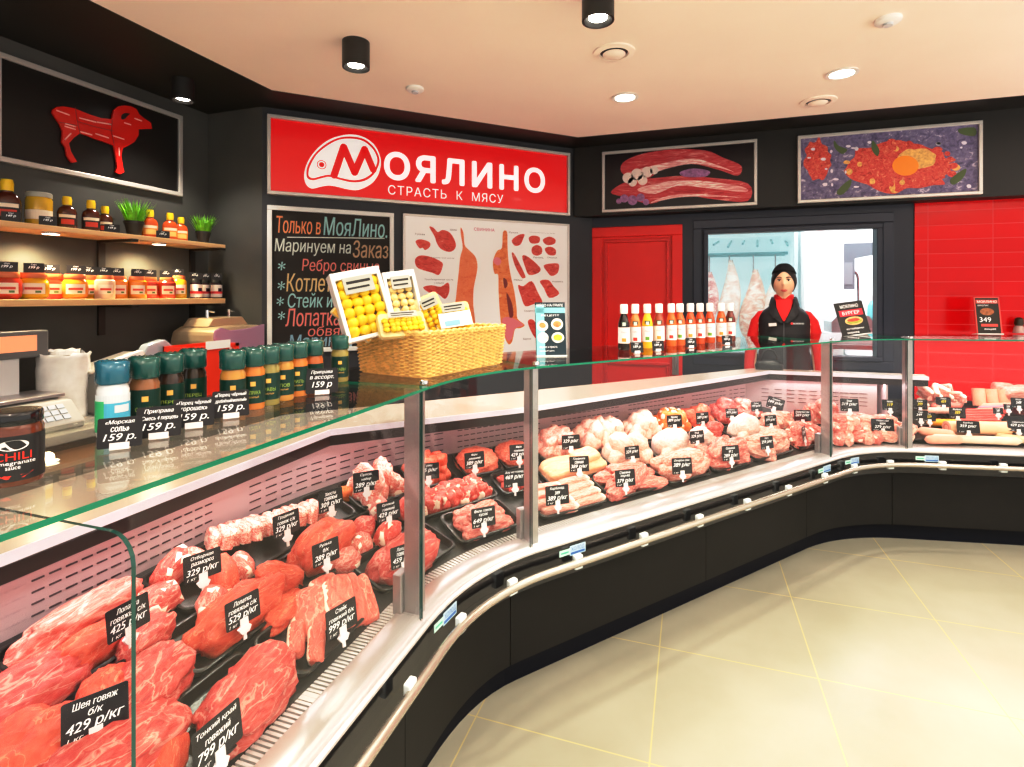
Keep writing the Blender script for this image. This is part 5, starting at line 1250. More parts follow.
for px, lab, X in ((196, 'first small dark jar with white and red label near the shelf end', -2.96), (204, 'second small dark jar half behind the first near the shelf end', -3.02), (216, 'last small dark jar at the right end of the lower shelf', -2.96)):
    t = thing('berry_jar', lab, 'jar', T(X, yof(px, X), 1.485) @ RZ(fa)); r = .036
    lathe_part('jar_body', [(r * .95, 0), (r, .006), (r, .092), (r * .8, .10)], JD, t); lathe_part('jar_lid', [(r * .85, .098), (r * .88, .102), (r * .88, .118), (r * .8, .122)], LBK, t)
    mb = MB(); label_patch(r, .008, .088, -75, 75, mb=mb, mi=0); label_patch(r, .030, .046, -75, 75, mb=mb, mi=1, dr=.0012); label_patch(r, .044, .066, 5, 45, mb=mb, mi=2, dr=.0016); mb.build('jar_label', [mat('label_white', (.82, .76, .76), .5), mat('label_crimson', (.70, .03, .05), .5), JD], t)
def shelf_tag(px, z, label, w=.062, X=-2.90, lines=('Соус', '149 р')):
    q = atx(px, 260, X); price_tag(tagM((X, q.y, z), 34, 4), w, w * .66, list(lines), label, 'black price tags on the wall shelves', clip=False)
for px, z, lab in ((11, 1.858, 'small black tag in front of the leftmost tall flask'), (48, 1.858, 'small black tag in front of the yellow preserve jar'), (112, 1.857, 'small black tag left of the larger grass pot'), (163, 1.856, 'small black tag between the orange flasks')): shelf_tag(px, z, lab, .066)
for px, lab, dz, X in ((7, 'tag on the leftmost red jar of the lower shelf', 0, -2.96), (34, 'tag on the large yellow honey jar', 0, -2.96), (50, 'tag on the red jar behind the yellow one', 0, -3.02), (76, 'tag on the round orange jar', 0, -2.96), (89, 'tag on the yellow jar behind the orange one', 0, -3.02), (104, 'tag on the pale square-labelled jar', 0, -2.96), (117, 'tag on the orange jar below the bracket', 0, -2.98),
        (138, 'tag on the orange jar right of the bracket', 0, -2.96), (150, 'tag on the red jar right of the bracket', 0, -2.99), (166, 'tag on the red jar near the right end', 0, -2.96), (178, 'tag on the tall yellow jar near the right end', .015, -2.98), (195, 'tag on the first small dark jar', -.004, -2.96), (206, 'tag on the second small dark jar', -.004, -3.02), (217, 'tag on the last small dark jar', -.004, -2.96)):
    shelf_tag(px, 1.61 + .022 + dz, 'small black ' + lab, .075 if px < 100 else .062, X, ('Соус', '199 р'))

# ================================================================== BACK WORKTABLE ON THE LEFT
TZ = .93
t = thing('back_worktable', 'white worktable along the left wall under the shelves', 'table', T(0, 0, 0))
MB().box(-3.10, -2.45, -.5, 2.76, TZ - .04, TZ).build('tabletop', mat('table_white', (.80, .76, .68), .35), t, bevel=.004)
MB().box(-3.08, -2.50, -.5, 2.72, 0, TZ - .04).build('cabinet_body', mat('table_beige', (.42, .38, .32), .5), t)
t = thing('counter_scale', 'grey weighing scale with keypad on the left worktable', 'scale', T(-2.66, 1.42, TZ) @ RZ(R(0)))
mb = MB(); mb.poly([(-.18, 0), (.14, 0), (.15, .03), (.06, .115), (-.18, .125)], -.20, .19, M=Matrix.Rotation(PI / 2, 4, 'X')); mb.build('scale_body', mat('scale_grey', (.50, .50, .47), .4), t, bevel=.006)
MB().box(-.19, .02, -.21, .20, .125, .14).build('weighing_plate', STEEL, t, bevel=.003)
sM = frame_M((.105, 0, .0725), (0, 1, 0), (-.09, 0, .085))
MB().box(-.18, -.02, -.045, .045, .0, .004).build('screen', mat('screen_orange', (.78, .48, .30), .3, emit=.35), t, sM)
for k in range(4):
    for j in range(3): MB().box(.03 + .032 * k, .056 + .032 * k, -.040 + .029 * j, -.018 + .029 * j, 0, .006).build('key', mat('key_blue', (.55, .62, .70), .4), t, sM)
q = atx(8, 345, -2.82)
t = thing('scale_display', 'grey customer display with orange screen on a pole at the left edge', 'display', T(-2.82, q.y, 0))
MB().box(-.03, .03, -.13, .14, 1.225, 1.345).build('display_case', mat('display_grey', (.16, .16, .16), .45), t, bevel=.008)
MB().box(.029, .033, -.11, .09, 1.255, 1.325).build('screen', mat('screen_coral', (.85, .36, .20), .3, emit=.5), t); MB().box(-.02, .02, -.09, .03, TZ, 1.225).build('pole', mat('pole_pale', (.60, .62, .64), .4), t)
def crumple(r, h, seed, n=30, m=16, amp=.08):
    rings = []
    for i in range(m + 1):
        z = h * i / m; q = []
        for k in range(n):
            a = 2 * PI * k / n; w = 1 + amp * noise.noise(Vector((math.cos(a) * 3 + seed, math.sin(a) * 3, z * 16))) + (.06 * math.sin(a * 7) if i == m else 0)
            q.append((r * w * math.cos(a), r * w * math.sin(a), z + (.02 * noise.noise(Vector((a * 3, seed, 1))) if i == m else 0)))
        rings.append(q)
    return MB().loft(rings)
FILM = mat('film_white', (.80, .80, .78), .25, coat=.4, var=.06, vscale=25)
q = atx(64, 412, -2.80); t = thing('cup_stack', 'crumpled white roll of plastic bags standing on the left worktable', 'plastic roll', T(-2.80, q.y, TZ)); crumple(.10, .30, 3).build('plastic_roll', FILM, t, smooth=True); crumple(.06, .02, 4).build('roll_core', WHITE, t, T(0, 0, .295))
q = atx(92, 400, -2.86); o = crumple(.065, .22, 9, amp=.2).build('plastic_bag', mat('bag_grey', (.60, .58, .52), .3, var=.15, vscale=20), None, T(-2.88, q.y, TZ), smooth=True); tag(o, 'crumpled grey plastic bag right of the white roll', 'plastic bag')
q = atx(113, 360, -2.75); t = thing('label_printer', 'grey label printer with raised pale lid behind the first spice mill', 'printer', T(-2.75, q.y, TZ))
MB().box(-.12, .10, -.14, .14, 0, .20).build('printer_body', mat('printer_grey', (.22, .21, .19), .4), t, bevel=.02)
MB().box(-.10, .06, -.15, .13, -.008, .008).build('printer_lid', mat('lid_pale', (.62, .58, .50), .4), t, T(0, 0, .24) @ Matrix.Rotation(R(14), 4, 'X'), bevel=.006); MB().box(.02, .06, -.06, .10, -.02, .004).build('paper_strip', WHITE, t, T(.02, .0, .262) @ Matrix.Rotation(R(14), 4, 'X'))
q = atx(160, 362, -2.70); t = thing('plastic_container', 'clear empty plastic container leaning up behind the spice mills', 'container', T(-2.72, q.y, 1.13) @ Matrix.Rotation(R(10), 4, 'X'))
mb = MB(); mb.poly([(-.11, 0), (.10, 0), (.115, .05), (.05, .13), (-.05, .125), (-.13, .04)], -.03, .03, M=frame_M((0, 0, 0), (0, 1, 0), (0, 0, 1))); mb.build('container_shell', mat('container_clear', (.42, .48, .54), .15, coat=.6), t, bevel=.01)
MB().box(-.05, .05, -.10, .10, -.20, .0).build('container_stack', mat('stack_clear', (.50, .52, .52), .2), t)
t = thing('red_crate', 'bright red plastic crate with a white slip on the left worktable', 'crate', T(-2.575, 2.26, TZ))
cr = mat('crate_red', (.80, .045, .015), .4)
mb = MB()
for a in (0, 1):
    mb.box(-.10, -.09 if a == 0 else -.09, -.15, .15, 0, .30) if a == 0 else mb.box(.09, .10, -.15, .15, 0, .30)
mb.box(-.10, .10, -.15, -.14, 0, .30); mb.box(-.10, .10, .14, .15, 0, .30); mb.box(-.10, .10, -.15, .15, 0, .01); mb.box(.10, .107, -.155, .155, .285, .30); mb.box(.10, .107, -.155, -.13, 0, .30); mb.box(.10, .107, .13, .155, 0, .30)
mb.build('crate_shell', cr, t)
MB().box(.108, .112, -.07, .09, .28, .325).build('paper_slip', WHITE, t); MB().box(.108, .111, .085, .10, .06, .28).build('paper_strip', mat('slip_pink', (.85, .55, .50), .5), t)
t = thing('meat_slicer', 'beige rounded countertop machine with translucent mauve front guard on the left', 'slicer', T(-2.78, 2.42, TZ))
gold = mat('machine_beige', (.62, .50, .34), .28, .55)
MB().box(-.17, .12, .0, .30, 0, .22).build('machine_base', mat('machine_brown', (.12, .09, .07), .4), t, bevel=.01)
prof = [(-.035, .25), (-.055, .285), (-.04, .36), (.01, .385), (.12, .39), (.32, .385), (.32, .22), (-.01, .22)]
mb = MB(); mb.poly(prof, -.17, .17, M=frame_M((0, 0, 0), (0, 1, 0), (0, 0, 1))); mb.build('machine_hood', gold, t, bevel=.02)
mb = MB(); mb.poly([(.0, .385), (.04, .435), (.26, .44), (.31, .385)], -.10, .10, M=frame_M((-.03, 0, 0), (0, 1, 0), (0, 0, 1))); mb.build('hood_top', gold, t, bevel=.006)
mauve = mat('guard_mauve', (.42, .26, .38), .2, coat=.5)
mb = MB(); mb.poly([(-.05, .37), (-.01, .385), (.06, .365), (.20, .37), (.325, .39), (.325, .03), (.02, .03), (.0, .2), (-.055, .32)], .171, .185, M=frame_M((0, 0, 0), (0, 1, 0), (0, 0, 1))); mb.build('front_guard', mauve, t, bevel=.004)
for y in (.06, .22): mb = MB(); mb.tube([(0, y, .43), (0, y, .485)], .010); mb.tube([(0, y, .48), (0, y + .05, .47)], .005); mb.build('knob', CHROME, t)

# ================================================================== GOODS ON THE GLASS TOP
GZ = 1.2505
def mill(px, py, label, band, first=False, h=.135, text='ПЕРЕЦ', group=None):
    q = atz(px, py, GZ); va = math.atan2(-q.y, -q.x)
    t = thing('spice_mill', label, 'spice mill', T(q.x, q.y, GZ) @ RZ(va), group); r = .0245
    lathe_part('glass_jar', [(r * .94, 0), (r, .004), (r, .084), (r * .86, .092), (r * .86, .098)], mat('spice_%s' % band[0], band[1], .15, coat=.5), t, 22)
    n = 26; mb = MB(); rings = []
    for rr, z in ((r * .98, .094), (r * 1.06, .098), (r * 1.03, .115), (r * 1.08, .131), (r * .8, h), (r * .3, h - .002)):
        rings.append([(rr * (1 + .03 * math.sin(k * 5)) * math.cos(2 * PI * k / n), rr * (1 + .03 * math.sin(k * 5)) * math.sin(2 * PI * k / n), z + (.002 * math.sin(k * 3.1) if z > .13 else 0)) for k in range(n)])
    mb.loft(rings); mb.build('grinder_cap', mat('cap_blue' if first else 'cap_green', (.02, .16, .24) if first else (.012, .10, .085), .2, coat=.6), t, smooth=True)
    mb = MB()
    if first:
        label_patch(r, .012, .076, -100, 100, 20, mb=mb, mi=0); label_patch(r, .012, .062, -100, 100, 20, mb=mb, mi=1, dr=.001); label_patch(r, .012, .066, -100, -30, 12, mb=mb, mi=2, dr=.0014); label_patch(r, .045, .058, 5, 60, 12, mb=mb, mi=0, dr=.0014)
        mb.build('mill_label', [mat('salt_white', (.75, .82, .86), .4), mat('sea_blue', (.10, .48, .70), .4), mat('sea_green', (.05, .50, .22), .4)], t)
    else:
        label_patch(r, .014, .074, -110, 110, 22, mb=mb, mi=0); label_patch(r, .052, .062, -12, 12, 4, mb=mb, mi=1, dr=.0012)
        curved_text(mb, text, r + .0013, .034, .042, 0, .016, 2); curved_text(mb, 'молотый', r + .0013, .026, .031, 0, .012, 1)
        mb.build('mill_label', [mat('label_green', (.004, .045, .030), .35), mat('house_gold', (.85, .52, .14), .4), mat('text_lime', (.45, .62, .12), .4)], t)
PEP = [('black', (.045, .03, .02)), ('mix', (.30, .14, .06)), ('pepper', (.05, .028, .02)), ('gold', (.55, .28, .06)), ('orange', (.62, .22, .04)), ('herb', (.30, .26, .08)), ('salt', (.80, .84, .86)), ('rust', (.50, .15, .04))]
mill(113, 436, 'spice mill with sea-blue cap and white and blue label, first of the row', PEP[6], True)
mill(145, 427, 'green-capped mill behind the 4-pepper tag, second of the row', PEP[1], text='СМЕСЬ')
mill(170, 419, 'green-capped mill with brown neck, third of the row', PEP[2])
mill(193.5, 411, 'green-capped mill of black peppercorns, fourth of the row', PEP[0])
for i, (px, py) in enumerate(((233, 413), (253, 408), (268.5, 404), (283, 399.5), (297.5, 395), (313.5, 391))):
    mill(px, py, 'green-capped mill in the second row of six, %s' % ['leftmost with golden neck', 'second from the left', 'third from the left, herb green', 'fourth from the left', 'fifth from the left, orange bottom', 'rightmost, behind the assortment tag'][i], PEP[[3, 4, 5, 3, 4, 7][i]], text=['КАРРИ', 'ПАПРИКА', 'ТРАВЫ', 'ПЛОВ', 'ГРИЛЬ', 'РЫБА'][i])
mill(340, 381, 'single green-capped mill standing apart beside the wicker basket', PEP[5], text='ТРАВЫ')
def glass_tag(px, py, head, lines, label, w, group='black price tags on the glass top', z=None):
    h = w * .80; q = atz(px, py, GZ); q.z = GZ + h / 2 + .004
    t = price_tag(tagM(q, head, 10), w, h, lines, label, group, clip=False)
    MB().box(-w * .22, w * .22, -h / 2 - .003, -h / 2 + .008, -.012, .003).build('tag_foot', CLIP, t)
glass_tag(120, 449.5, 44, ['«Морская', 'соль»', '159 р.'], 'black tag reading sea salt 159 in front of the first spice mill', .060)
glass_tag(159, 439, 44, ['Приправа', '«Смесь 4 перцев»', '159 р.'], 'black tag reading mix of 4 peppers 159', .066)
glass_tag(194, 428.5, 42, ['«Перец чёрный', 'горошек»', '159 р.'], 'black tag reading black peppercorns 159', .066)
glass_tag(231, 418.5, 40, ['«Перец чёрный', 'дроблёный/молотый»', '159 р.'], 'black tag reading crushed and ground pepper 159', .066)
glass_tag(322, 394.5, 48, ['Приправа', 'в ассорт.', '159 р'], 'black tag reading seasoning assortment 159 beside the basket', .078)
# chili jar
q = atz(14, 481, GZ); t = thing('chili_jar', 'jar of chili sauce with black lid at the left edge of the glass top', 'jar', T(q.x, q.y, GZ) @ RZ(math.atan2(-q.y, -q.x)) @ Matrix.Diagonal((.92, .92, .92, 1))); r = .034
lathe_part('jar_glass', [(r * .94, 0), (r, .004), (r, .08), (r * .9, .088)], mat('chili_sauce', (.14, .04, .018), .12, coat=.6), t, 26); lathe_part('jar_lid', [(r * .95, .086), (r * .98, .088), (r * .98, .101), (r * .93, .104)], GLOSSB, t, 26)
mb = MB(); label_patch(r, .008, .072, -80, 95, 24, mb=mb, mi=0); curved_text(mb, 'CHILI', r + .0014, .038, .049, -2, .021, 1); curved_text(mb, 'pomegranate', r + .0014, .030, .036, -2, .026, 2); curved_text(mb, 'sauce', r + .0014, .025, .029, -2, .008, 2)
pts = circle(0, 0, .0001, 4)
def cpatch(pts2, mi, dr): mb.add([((r + dr) * math.cos(u / r), (r + dr) * math.sin(u / r), v) for u, v in pts2], [tuple(range(len(pts2)))], mi)
cpatch(circle(-.001, .059, .017, 20, .0075), 3, .0012); cpatch([(-.02, .018), (-.008, .012), (.01, .012), (.022, .019), (.01, .0165), (-.006, .0165)], 1, .0012)
mb.build('jar_label', [LBK, mat('chili_red', (.80, .04, .02), .4, emit=.1), CHALK, WHITE], t)
for k, (px, py, c) in enumerate(()): pass

# ---- wicker basket
bF = atz(421, 380, GZ); bh = R(14); bx = Vector((math.sin(bh), math.cos(bh), 0)); by = Vector((-math.cos(bh), math.sin(bh), 0))
BM = Matrix(((bx.x, by.x, 0, bF.x), (bx.y, by.y, 0, bF.y), (0, 0, 1, GZ), (0, 0, 0, 1)))
t = thing('wicker_basket', 'golden wicker basket of food packs at the corner of the glass top', 'basket', BM)
WICK = mat('wicker', (.78, .50, .17), .45, var=.25, vscale=60)
bl, bd, bhh = .475, .30, .135
def basket():
    mb = MB(); nr = 24; per = rrect(0, bl, 0, bd, .03, 3)
    pts = []
    for i in range(len(per)):
        a = Vector(per[i]); b = Vector(per[(i + 1) % len(per)]); n = max(1, int((b - a).length / .0035))
        for k in range(n): pts.append(a + (b - a) * k / n)
    N = len(pts); rings = []; acc = 0; arc = []
    for i in range(N): arc.append(acc); acc += (pts[(i + 1) % N] - pts[i]).length
    ns = round(acc / .021)
    for j in range(nr * 3 + 1):
        row = j // 3; z = bhh * j / (nr * 3); sc = 1 + .06 * (z / bhh - 1); ring = []
        for i in range(N):
            p = pts[i]; tg = (pts[(i + 1) % N] - pts[i - 1]).normalized(); nn = Vector((tg.y, -tg.x))
            d = .0042 * math.sin(2 * PI * arc[i] / acc * ns / 2 + PI * (row % 2)) + .003 * math.sin(PI * (j % 3) / 3 + .5)
            c = Vector((bl / 2, bd / 2)); q = c + (p - c) * sc + nn * d
            ring.append((q.x, q.y, z + .004))
        rings.append(ring)
    mb.loft(rings, cap=False)
    return mb, per
mb, per = basket(); mb.build('woven_wall', WICK, t, smooth=True)
MB().poly([(bl / 2 + (x - bl / 2) * .93, bd / 2 + (y - bd / 2) * .93) for x, y in per], 0, .006).build('basket_floor', WICK, t)
mb = MB(); N = 150; ring = [Vector(p) for p in rrect(0, bl, 0, bd, .03, 3)]
def along(u):
    L = [(ring[(i + 1) % len(ring)] - ring[i]).length for i in range(len(ring))]; tot = sum(L); x = u * tot
    for i, l in enumerate(L):
        if x <= l: return ring[i] + (ring[(i + 1) % len(ring)] - ring[i]) * (x / l)
        x -= l
    return ring[0]
for ph in (0, PI): mb.tube([(along(k / N).x, along(k / N).y, bhh + .006 * math.sin(k * 1.1 + ph)) for k in range(N)], .006, 7, closed=True)
mb.build('braided_rim', WICK, t, smooth=True)
YF = mat('pasta_yellow', (.88, .56, .02), .4, var=.2, vscale=30); CF = mat('pasta_cream', (.84, .66, .30), .45, var=.15, vscale=30); OF = mat('stick_gold', (.78, .46, .06), .4, var=.2, vscale=20)
LG = mat('pack_label_grey', (.46, .47, .42), .4)
def pack(px, py, yl, w, h, d, roll, lean, turn, label, kind, seed):
    pt = BM @ Vector((0, yl, 0)); c = atline(px, py, (pt.x, pt.y), bh)
    hd = R(turn); n = Vector((math.cos(hd), -math.sin(hd), 0)); up = Vector((0, 0, math.cos(R(lean)))) - n * math.sin(R(lean))
    M = frame_M(c, (math.sin(hd), math.cos(hd), 0), up) @ RZ(R(roll))
    t = thing('food_pack', label, 'food pack', M, 'food packs in the wicker basket'); random.seed(seed)
    fm = {'y': YF, 'c': CF, 's': OF}[kind[0]]
    if kind[1] == 'b':
        mb = MB(); e = .012
        mb.box(-w / 2, w / 2, -h / 2, h / 2, -d, -d + .004)
        for x0, x1, y0, y1 in ((-w / 2, -w / 2 + e, -h / 2, h / 2), (w / 2 - e, w / 2, -h / 2, h / 2), (-w / 2 + e, w / 2 - e, -h / 2, -h / 2 + e), (-w / 2 + e, w / 2 - e, h / 2 - e * 2, h / 2)): mb.box(x0, x1, y0, y1, -d, 0)
        mb.build('white_tray', WHITE, t, bevel=.003)
    else:
        mb = MB(); out = rrect(-w / 2, w / 2, -h / 2, h / 2, min(w, h) * .12, 3)
        mb.loft([[(x * .75, y * .75, -d * .8) for x, y in out], [(x, y, -d * .4) for x, y in out], [(x * .95, y * .95, -d * .1) for x, y in out]]); mb.build('film_bag', mat('bag_film', (.78, .66, .36), .2, coat=.5, var=.1, vscale=30), t, smooth='auto')
    mb = MB(); r = min(w, h) * (.13 if kind[0] != 's' else .06)
    if kind[0] == 's':
        for k in range(9): mb.tube([(-w * .46, -h * .4 + h * .8 * k / 8, -d * .1), (w * .46, -h * .4 + h * .8 * k / 8 + random.uniform(-.004, .004), -d * .1)], h * .07, 6)
    else:
        nx, ny = max(2, int((w - .03) / (r * 1.5))), max(2, int((h - .03) / (r * 1.5)))
        for i in range(nx):
            for j in range(ny):
                x = (-.5 + (i + .5) / nx) * (w - .03); y = (-.5 + (j + .5) / ny) * (h - .04) - .005
                mb.lathe([(r * .3, -r * .7), (r * .9, -r * .3), (r, 0), (r * .7, r * .5), (r * .2, r * .65)], 9, M=T(x + random.uniform(-.003, .003), y, -d * .35 if kind[1] == 'b' else d * .02) @ Matrix.Rotation(random.uniform(-.6, .6), 4, 'X'))
    mb.build('food_pieces', fm, t, smooth=True)
    mb = MB(); zl = .002 if kind[1] == 'b' else r + .002; mb.box(-w * .30, w * .30, h * .16, h * .40, zl, zl + .002, 0); mb.box(-w * .24, w * .24, h * .30, h * .34, zl + .002, zl + .0026, 1); mb.box(-w * .24, w * .2, h * .22, h * .25, zl + .002, zl + .0026, 1); mb.build('pack_label', [LG, LBK], t)
    if kind[1] == 'w': mb = MB(); mb.box(-w * .42, w * .42, -h * .30, h * .14, r, r + .002, 0); mb.box(-w * .30, w * .1, -h * .26, -h * .1, r + .002, r + .0026, 1); mb.build('paper_label', [WHITE, mat('label_sky', (.25, .55, .70), .4)], t)
pack(364, 303, .17, .155, .215, .045, 12, 14, 40, 'white box of yellow pasta nests standing at the left in the basket', 'yb', 1)
pack(404, 297, .19, .115, .185, .045, 8, 14, 40, 'white box of cream pasta standing in the middle of the basket', 'cb', 2)
pack(433, 314, .13, .095, .145, .05, 24, 10, 52, 'rounded bag of yellow balls right of the white boxes', 'yp', 3)
pack(403, 323, .075, .15, .085, .05, 4, 34, 48, 'flat bag of yellow pieces lying at the front of the basket', 'yp', 4)
pack(355, 322, .19, .15, .045, .035, -42, 14, 40, 'golden bag of sticks leaning out at the left of the basket', 'sp', 5)
pack(454, 318, .08, .135, .12, .045, 8, 20, 52, 'yellow bag with white and blue paper label at the right of the basket', 'yw', 6)

# ---- sauce bottles on the diagonal counter
SAU = [('soy', (.020, .012, .012)), ('peach', (.62, .20, .05)), ('mustard', (.78, .46, .02)), ('plum', (.30, .06, .03)), ('chili', (.72, .14, .02)), ('sweet', (.66, .13, .03)), ('tomato', (.60, .09, .02)), ('pepper', (.58, .08, .02)), ('garlic', (.55, .08, .02)), ('bbq', (.60, .12, .02)), ('dark', (.16, .03, .02))]
xs = [624, 635, 647, 659, 671, 680, 690.5, 700, 710, 721, 730.5]
def find_s(px, p):
    return min((g for g in _G if 2.9 < g[0] < 4.5), key=lambda g: abs(proj_x(g[1] - p * math.cos(g[3]), g[2] + p * math.sin(g[3])) - px))[0]
def proj_x(X, Y): return CX + F * (cT * X + sT * Y) / (-sT * X + cT * Y)
ordn = ['leftmost, dark soy', 'second from left, peach orange', 'third from left, mustard yellow', 'fourth from left, plum red', 'fifth from left, bright orange', 'sixth from left, sweet red', 'seventh from left, behind the third tag', 'eighth from left, orange red', 'ninth from left, orange red', 'tenth from left, behind the last tag', 'rightmost, dark brown']
for i, px in enumerate(xs):
    p = .26 + .004 * i; q = P(find_s(px, p), p, GZ); va = math.atan2(-q.y, -q.x)
    t = thing('sauce_bottle', 'white-capped sauce bottle on the glass top, ' + ordn[i], 'bottle', T(q.x, q.y, GZ) @ RZ(va), 'sauce bottles on the diagonal counter'); r = .0265
    lathe_part('bottle_glass', [(r * .9, 0), (r, .005), (r, .115), (r * .85, .135), (.013, .165), (.013, .172)], mat('sauce_' + SAU[i][0], SAU[i][1], .12, coat=.6), t, 20)
    lathe_part('bottle_cap', [(.018, .168), (.0185, .205), (.016, .212)], mat('cap_white', (.80, .78, .76), .35), t, 18)
    mb = MB(); label_patch(r, .032, .105, -80, 80, 18, mb=mb, mi=0); label_patch(r, .108, .132, -26, 30, 8, mb=mb, mi=1, dr=-.0005)
    label_patch(r * .96, .112, .128, -14, 18, 6, mb=mb, mi=2, dr=.0018); curved_text(mb, 'Соус', r + .0013, .078, .086, 0, .012, 3); label_patch(r, .040, .056, -18, 22, 6, mb=mb, mi=4, dr=.0012)
    mb.build('bottle_label', [mat('label_paper', (.82, .76, .74), .45), mat('emblem_green', (.02, .06, .04), .4), mat('emblem_pale', (.6, .68, .6), .4), mat('label_red2', (.70, .10, .10), .4), mat('fruit_%d' % (i % 3), [(.75, .30, .05), (.62, .05, .04), (.15, .35, .05)][i % 3], .4)], t)
for px, py, lab in ((637, 353.5, 'small black tag before the first two sauce bottles'), (658, 351.5, 'small black tag before the third and fourth sauce bottles'), (691, 348, 'small black tag before the seventh sauce bottle'), (727, 345, 'small black tag before the last sauce bottles')):
    glass_tag(px, py, 60, ['Соус', '189 р'], lab, .056)
# ---- leaflet stands
def leaflet(px0, px1, py0, py1, head, lean, z0, label, art, roll=0, M0=None):
    q = atz((px0 + px1) / 2, py1, z0)
    dist = -sT * q.x + cT * q.y; w = (px1 - px0) * dist / F; h = (py1 - py0) * dist / F * 1.04
    M = tagM(q, head, lean) @ RZ(R(roll))
    t = thing('leaflet_stand', label, 'leaflet stand', M)
    MB().box(-w / 2, w / 2, 0, h, -.003, 0).build('leaflet', mat('leaf_' + art[0], art[1], .35), t)
    mb = MB(); ms = [CHALK] + [mat('leafart_%s%d' % (art[0], i), c, .4, var=.35 if i else 0, vscale=60) for i, (c, _) in enumerate(art[2])]
    for i, (c, rects) in enumerate(art[2]):
        for (x0, x1, y0, y1, rnd) in rects:
            if rnd: mb.poly(circle((x0 + x1 - 1) / 2 * w, (y0 + y1) / 2 * h, (x1 - x0) / 2 * w, 18, (y1 - y0) / 2 * h), 0, .0008 + .0003 * i, i + 1)
            else: mb.box((x0 - .5) * w, (x1 - .5) * w, y0 * h, y1 * h, 0, .0008 + .0003 * i, i + 1)
    for (s_, x0, x1, y0, y1) in art[3]: mb.text(s_, (x0 - .5) * w, (x1 - .5) * w, y0 * h, y1 * h, .0022, 0)
    mb.build('print', ms, t)
    MB().box(-w / 2, w / 2, -.002, .003, -.05, .012).build('acrylic_foot', mat('acrylic', (.72, .78, .78), .1), t)
leaflet(536, 567, 304, 356, 62, 8, GZ, 'teal and black recipe leaflet standing right of the wicker basket', ('a', (.012, .035, .05), [((.25, .62, .70), [(0, 1, .80, .90, 0), (.02, .30, .0, .95, 0)]), ((.85, .82, .80), [(.05, .42, .46, .66, 1), (.52, .92, .48, .70, 1), (.06, .42, .24, .44, 1), (.52, .94, .24, .44, 1)]), ((.75, .32, .12), [(.58, .86, .53, .65, 1), (.12, .34, .52, .62, 1)]), ((.80, .58, .06), [(.58, .88, .28, .40, 1)])], [('РЕЦЕПТ', .2, .8, .73, .77), ('МЯСО НА ГРИЛЕ', .06, .94, .92, .97), ('вкусно и просто', .12, .7, .14, .18), ('каждый день', .12, .6, .08, .11)]))
leaflet(843, 871, 302, 335, 76, 14, GZ, 'tilted black leaflet with burger picture on the glass before the window', ('b', (.014, .014, .014), [((.70, .03, .06), [(.1, .92, .58, .76, 0)]), ((.75, .50, .22), [(.22, .85, .30, .55, 1)]), ((.35, .40, .06), [(.28, .8, .34, .45, 1)]), ((.60, .08, .04), [(.3, .75, .40, .50, 1)])], [('МОЯЛИНО', .18, .82, .82, .92), ('БУРГЕР', .2, .8, .62, .72), ('из говядины', .2, .8, .16, .22), ('новинка', .2, .6, .06, .11)]), roll=8)
leaflet(978.5, 1001, 298, 334, 82, 8, GZ, 'upright black leaflet in a red frame standing before the red tiles', ('c', (.03, .022, .012), [((.75, .10, .08), [(0, 1, .97, 1, 0), (0, .05, 0, 1, 0), (.95, 1, 0, 1, 0), (.2, .85, .20, .27, 0)]), ((.70, .12, .10), [(.08, .92, .82, .92, 0)]), ((.42, .16, .06), [(.2, .75, .50, .70, 1)])], [('МОЯЛИНО', .12, .88, .84, .90), ('ШАШЛЫК', .12, .55, .75, .79), ('349', .15, .6, .32, .45), ('акция', .3, .75, .10, .15)]))
q = atz(1019, 333, GZ); t = thing('pepper_shaker', 'small dark shaker on the glass top at the right picture edge', 'shaker', T(q.x, q.y, GZ))
lathe_part('shaker_body', [(.03, 0), (.032, .01), (.026, .04), (.02, .05)], mat('shaker_glass', (.55, .40, .40), .15), t); lathe_part('shaker_cap', [(.021, .05), (.026, .065), (.022, .095), (.01, .105)], mat('shaker_cap', (.05, .03, .015), .3), t)

# ================================================================== THE SALESWOMAN
PX, PY = .632, 4.215
pers = thing('person', 'woman in black cap and vest over a red turtleneck standing behind the counter', 'person', T(PX, PY, 0) @ RZ(-math.atan2(PX, PY)))
SKIN = mat('skin', (.88, .54, .38), .45, spec=.35); SWEAT = mat('sweater_red', (.68, .012, .014), .75, var=.1, vscale=60); VEST = mat('vest_black', (.016, .015, .018), .6); TROU = mat('trouser_black', (.02, .02, .022), .7)
HAIR = mat('hair_dark', (.012, .009, .009), .5); CAPM = mat('cap_knit', (.010, .009, .011), .8, bump=.2, vscale=120)
def ell(cx, cy, z, rx, ry, n=20, pw=2.0):
    out = []
    for k in range(n):
        a = 2 * PI * k / n; c, s_ = math.cos(a), math.sin(a)
        out.append((cx + rx * math.copysign(abs(c) ** (2 / pw), c), cy + ry * math.copysign(abs(s_) ** (2 / pw), s_), z))
    return out
HZ = 1.600
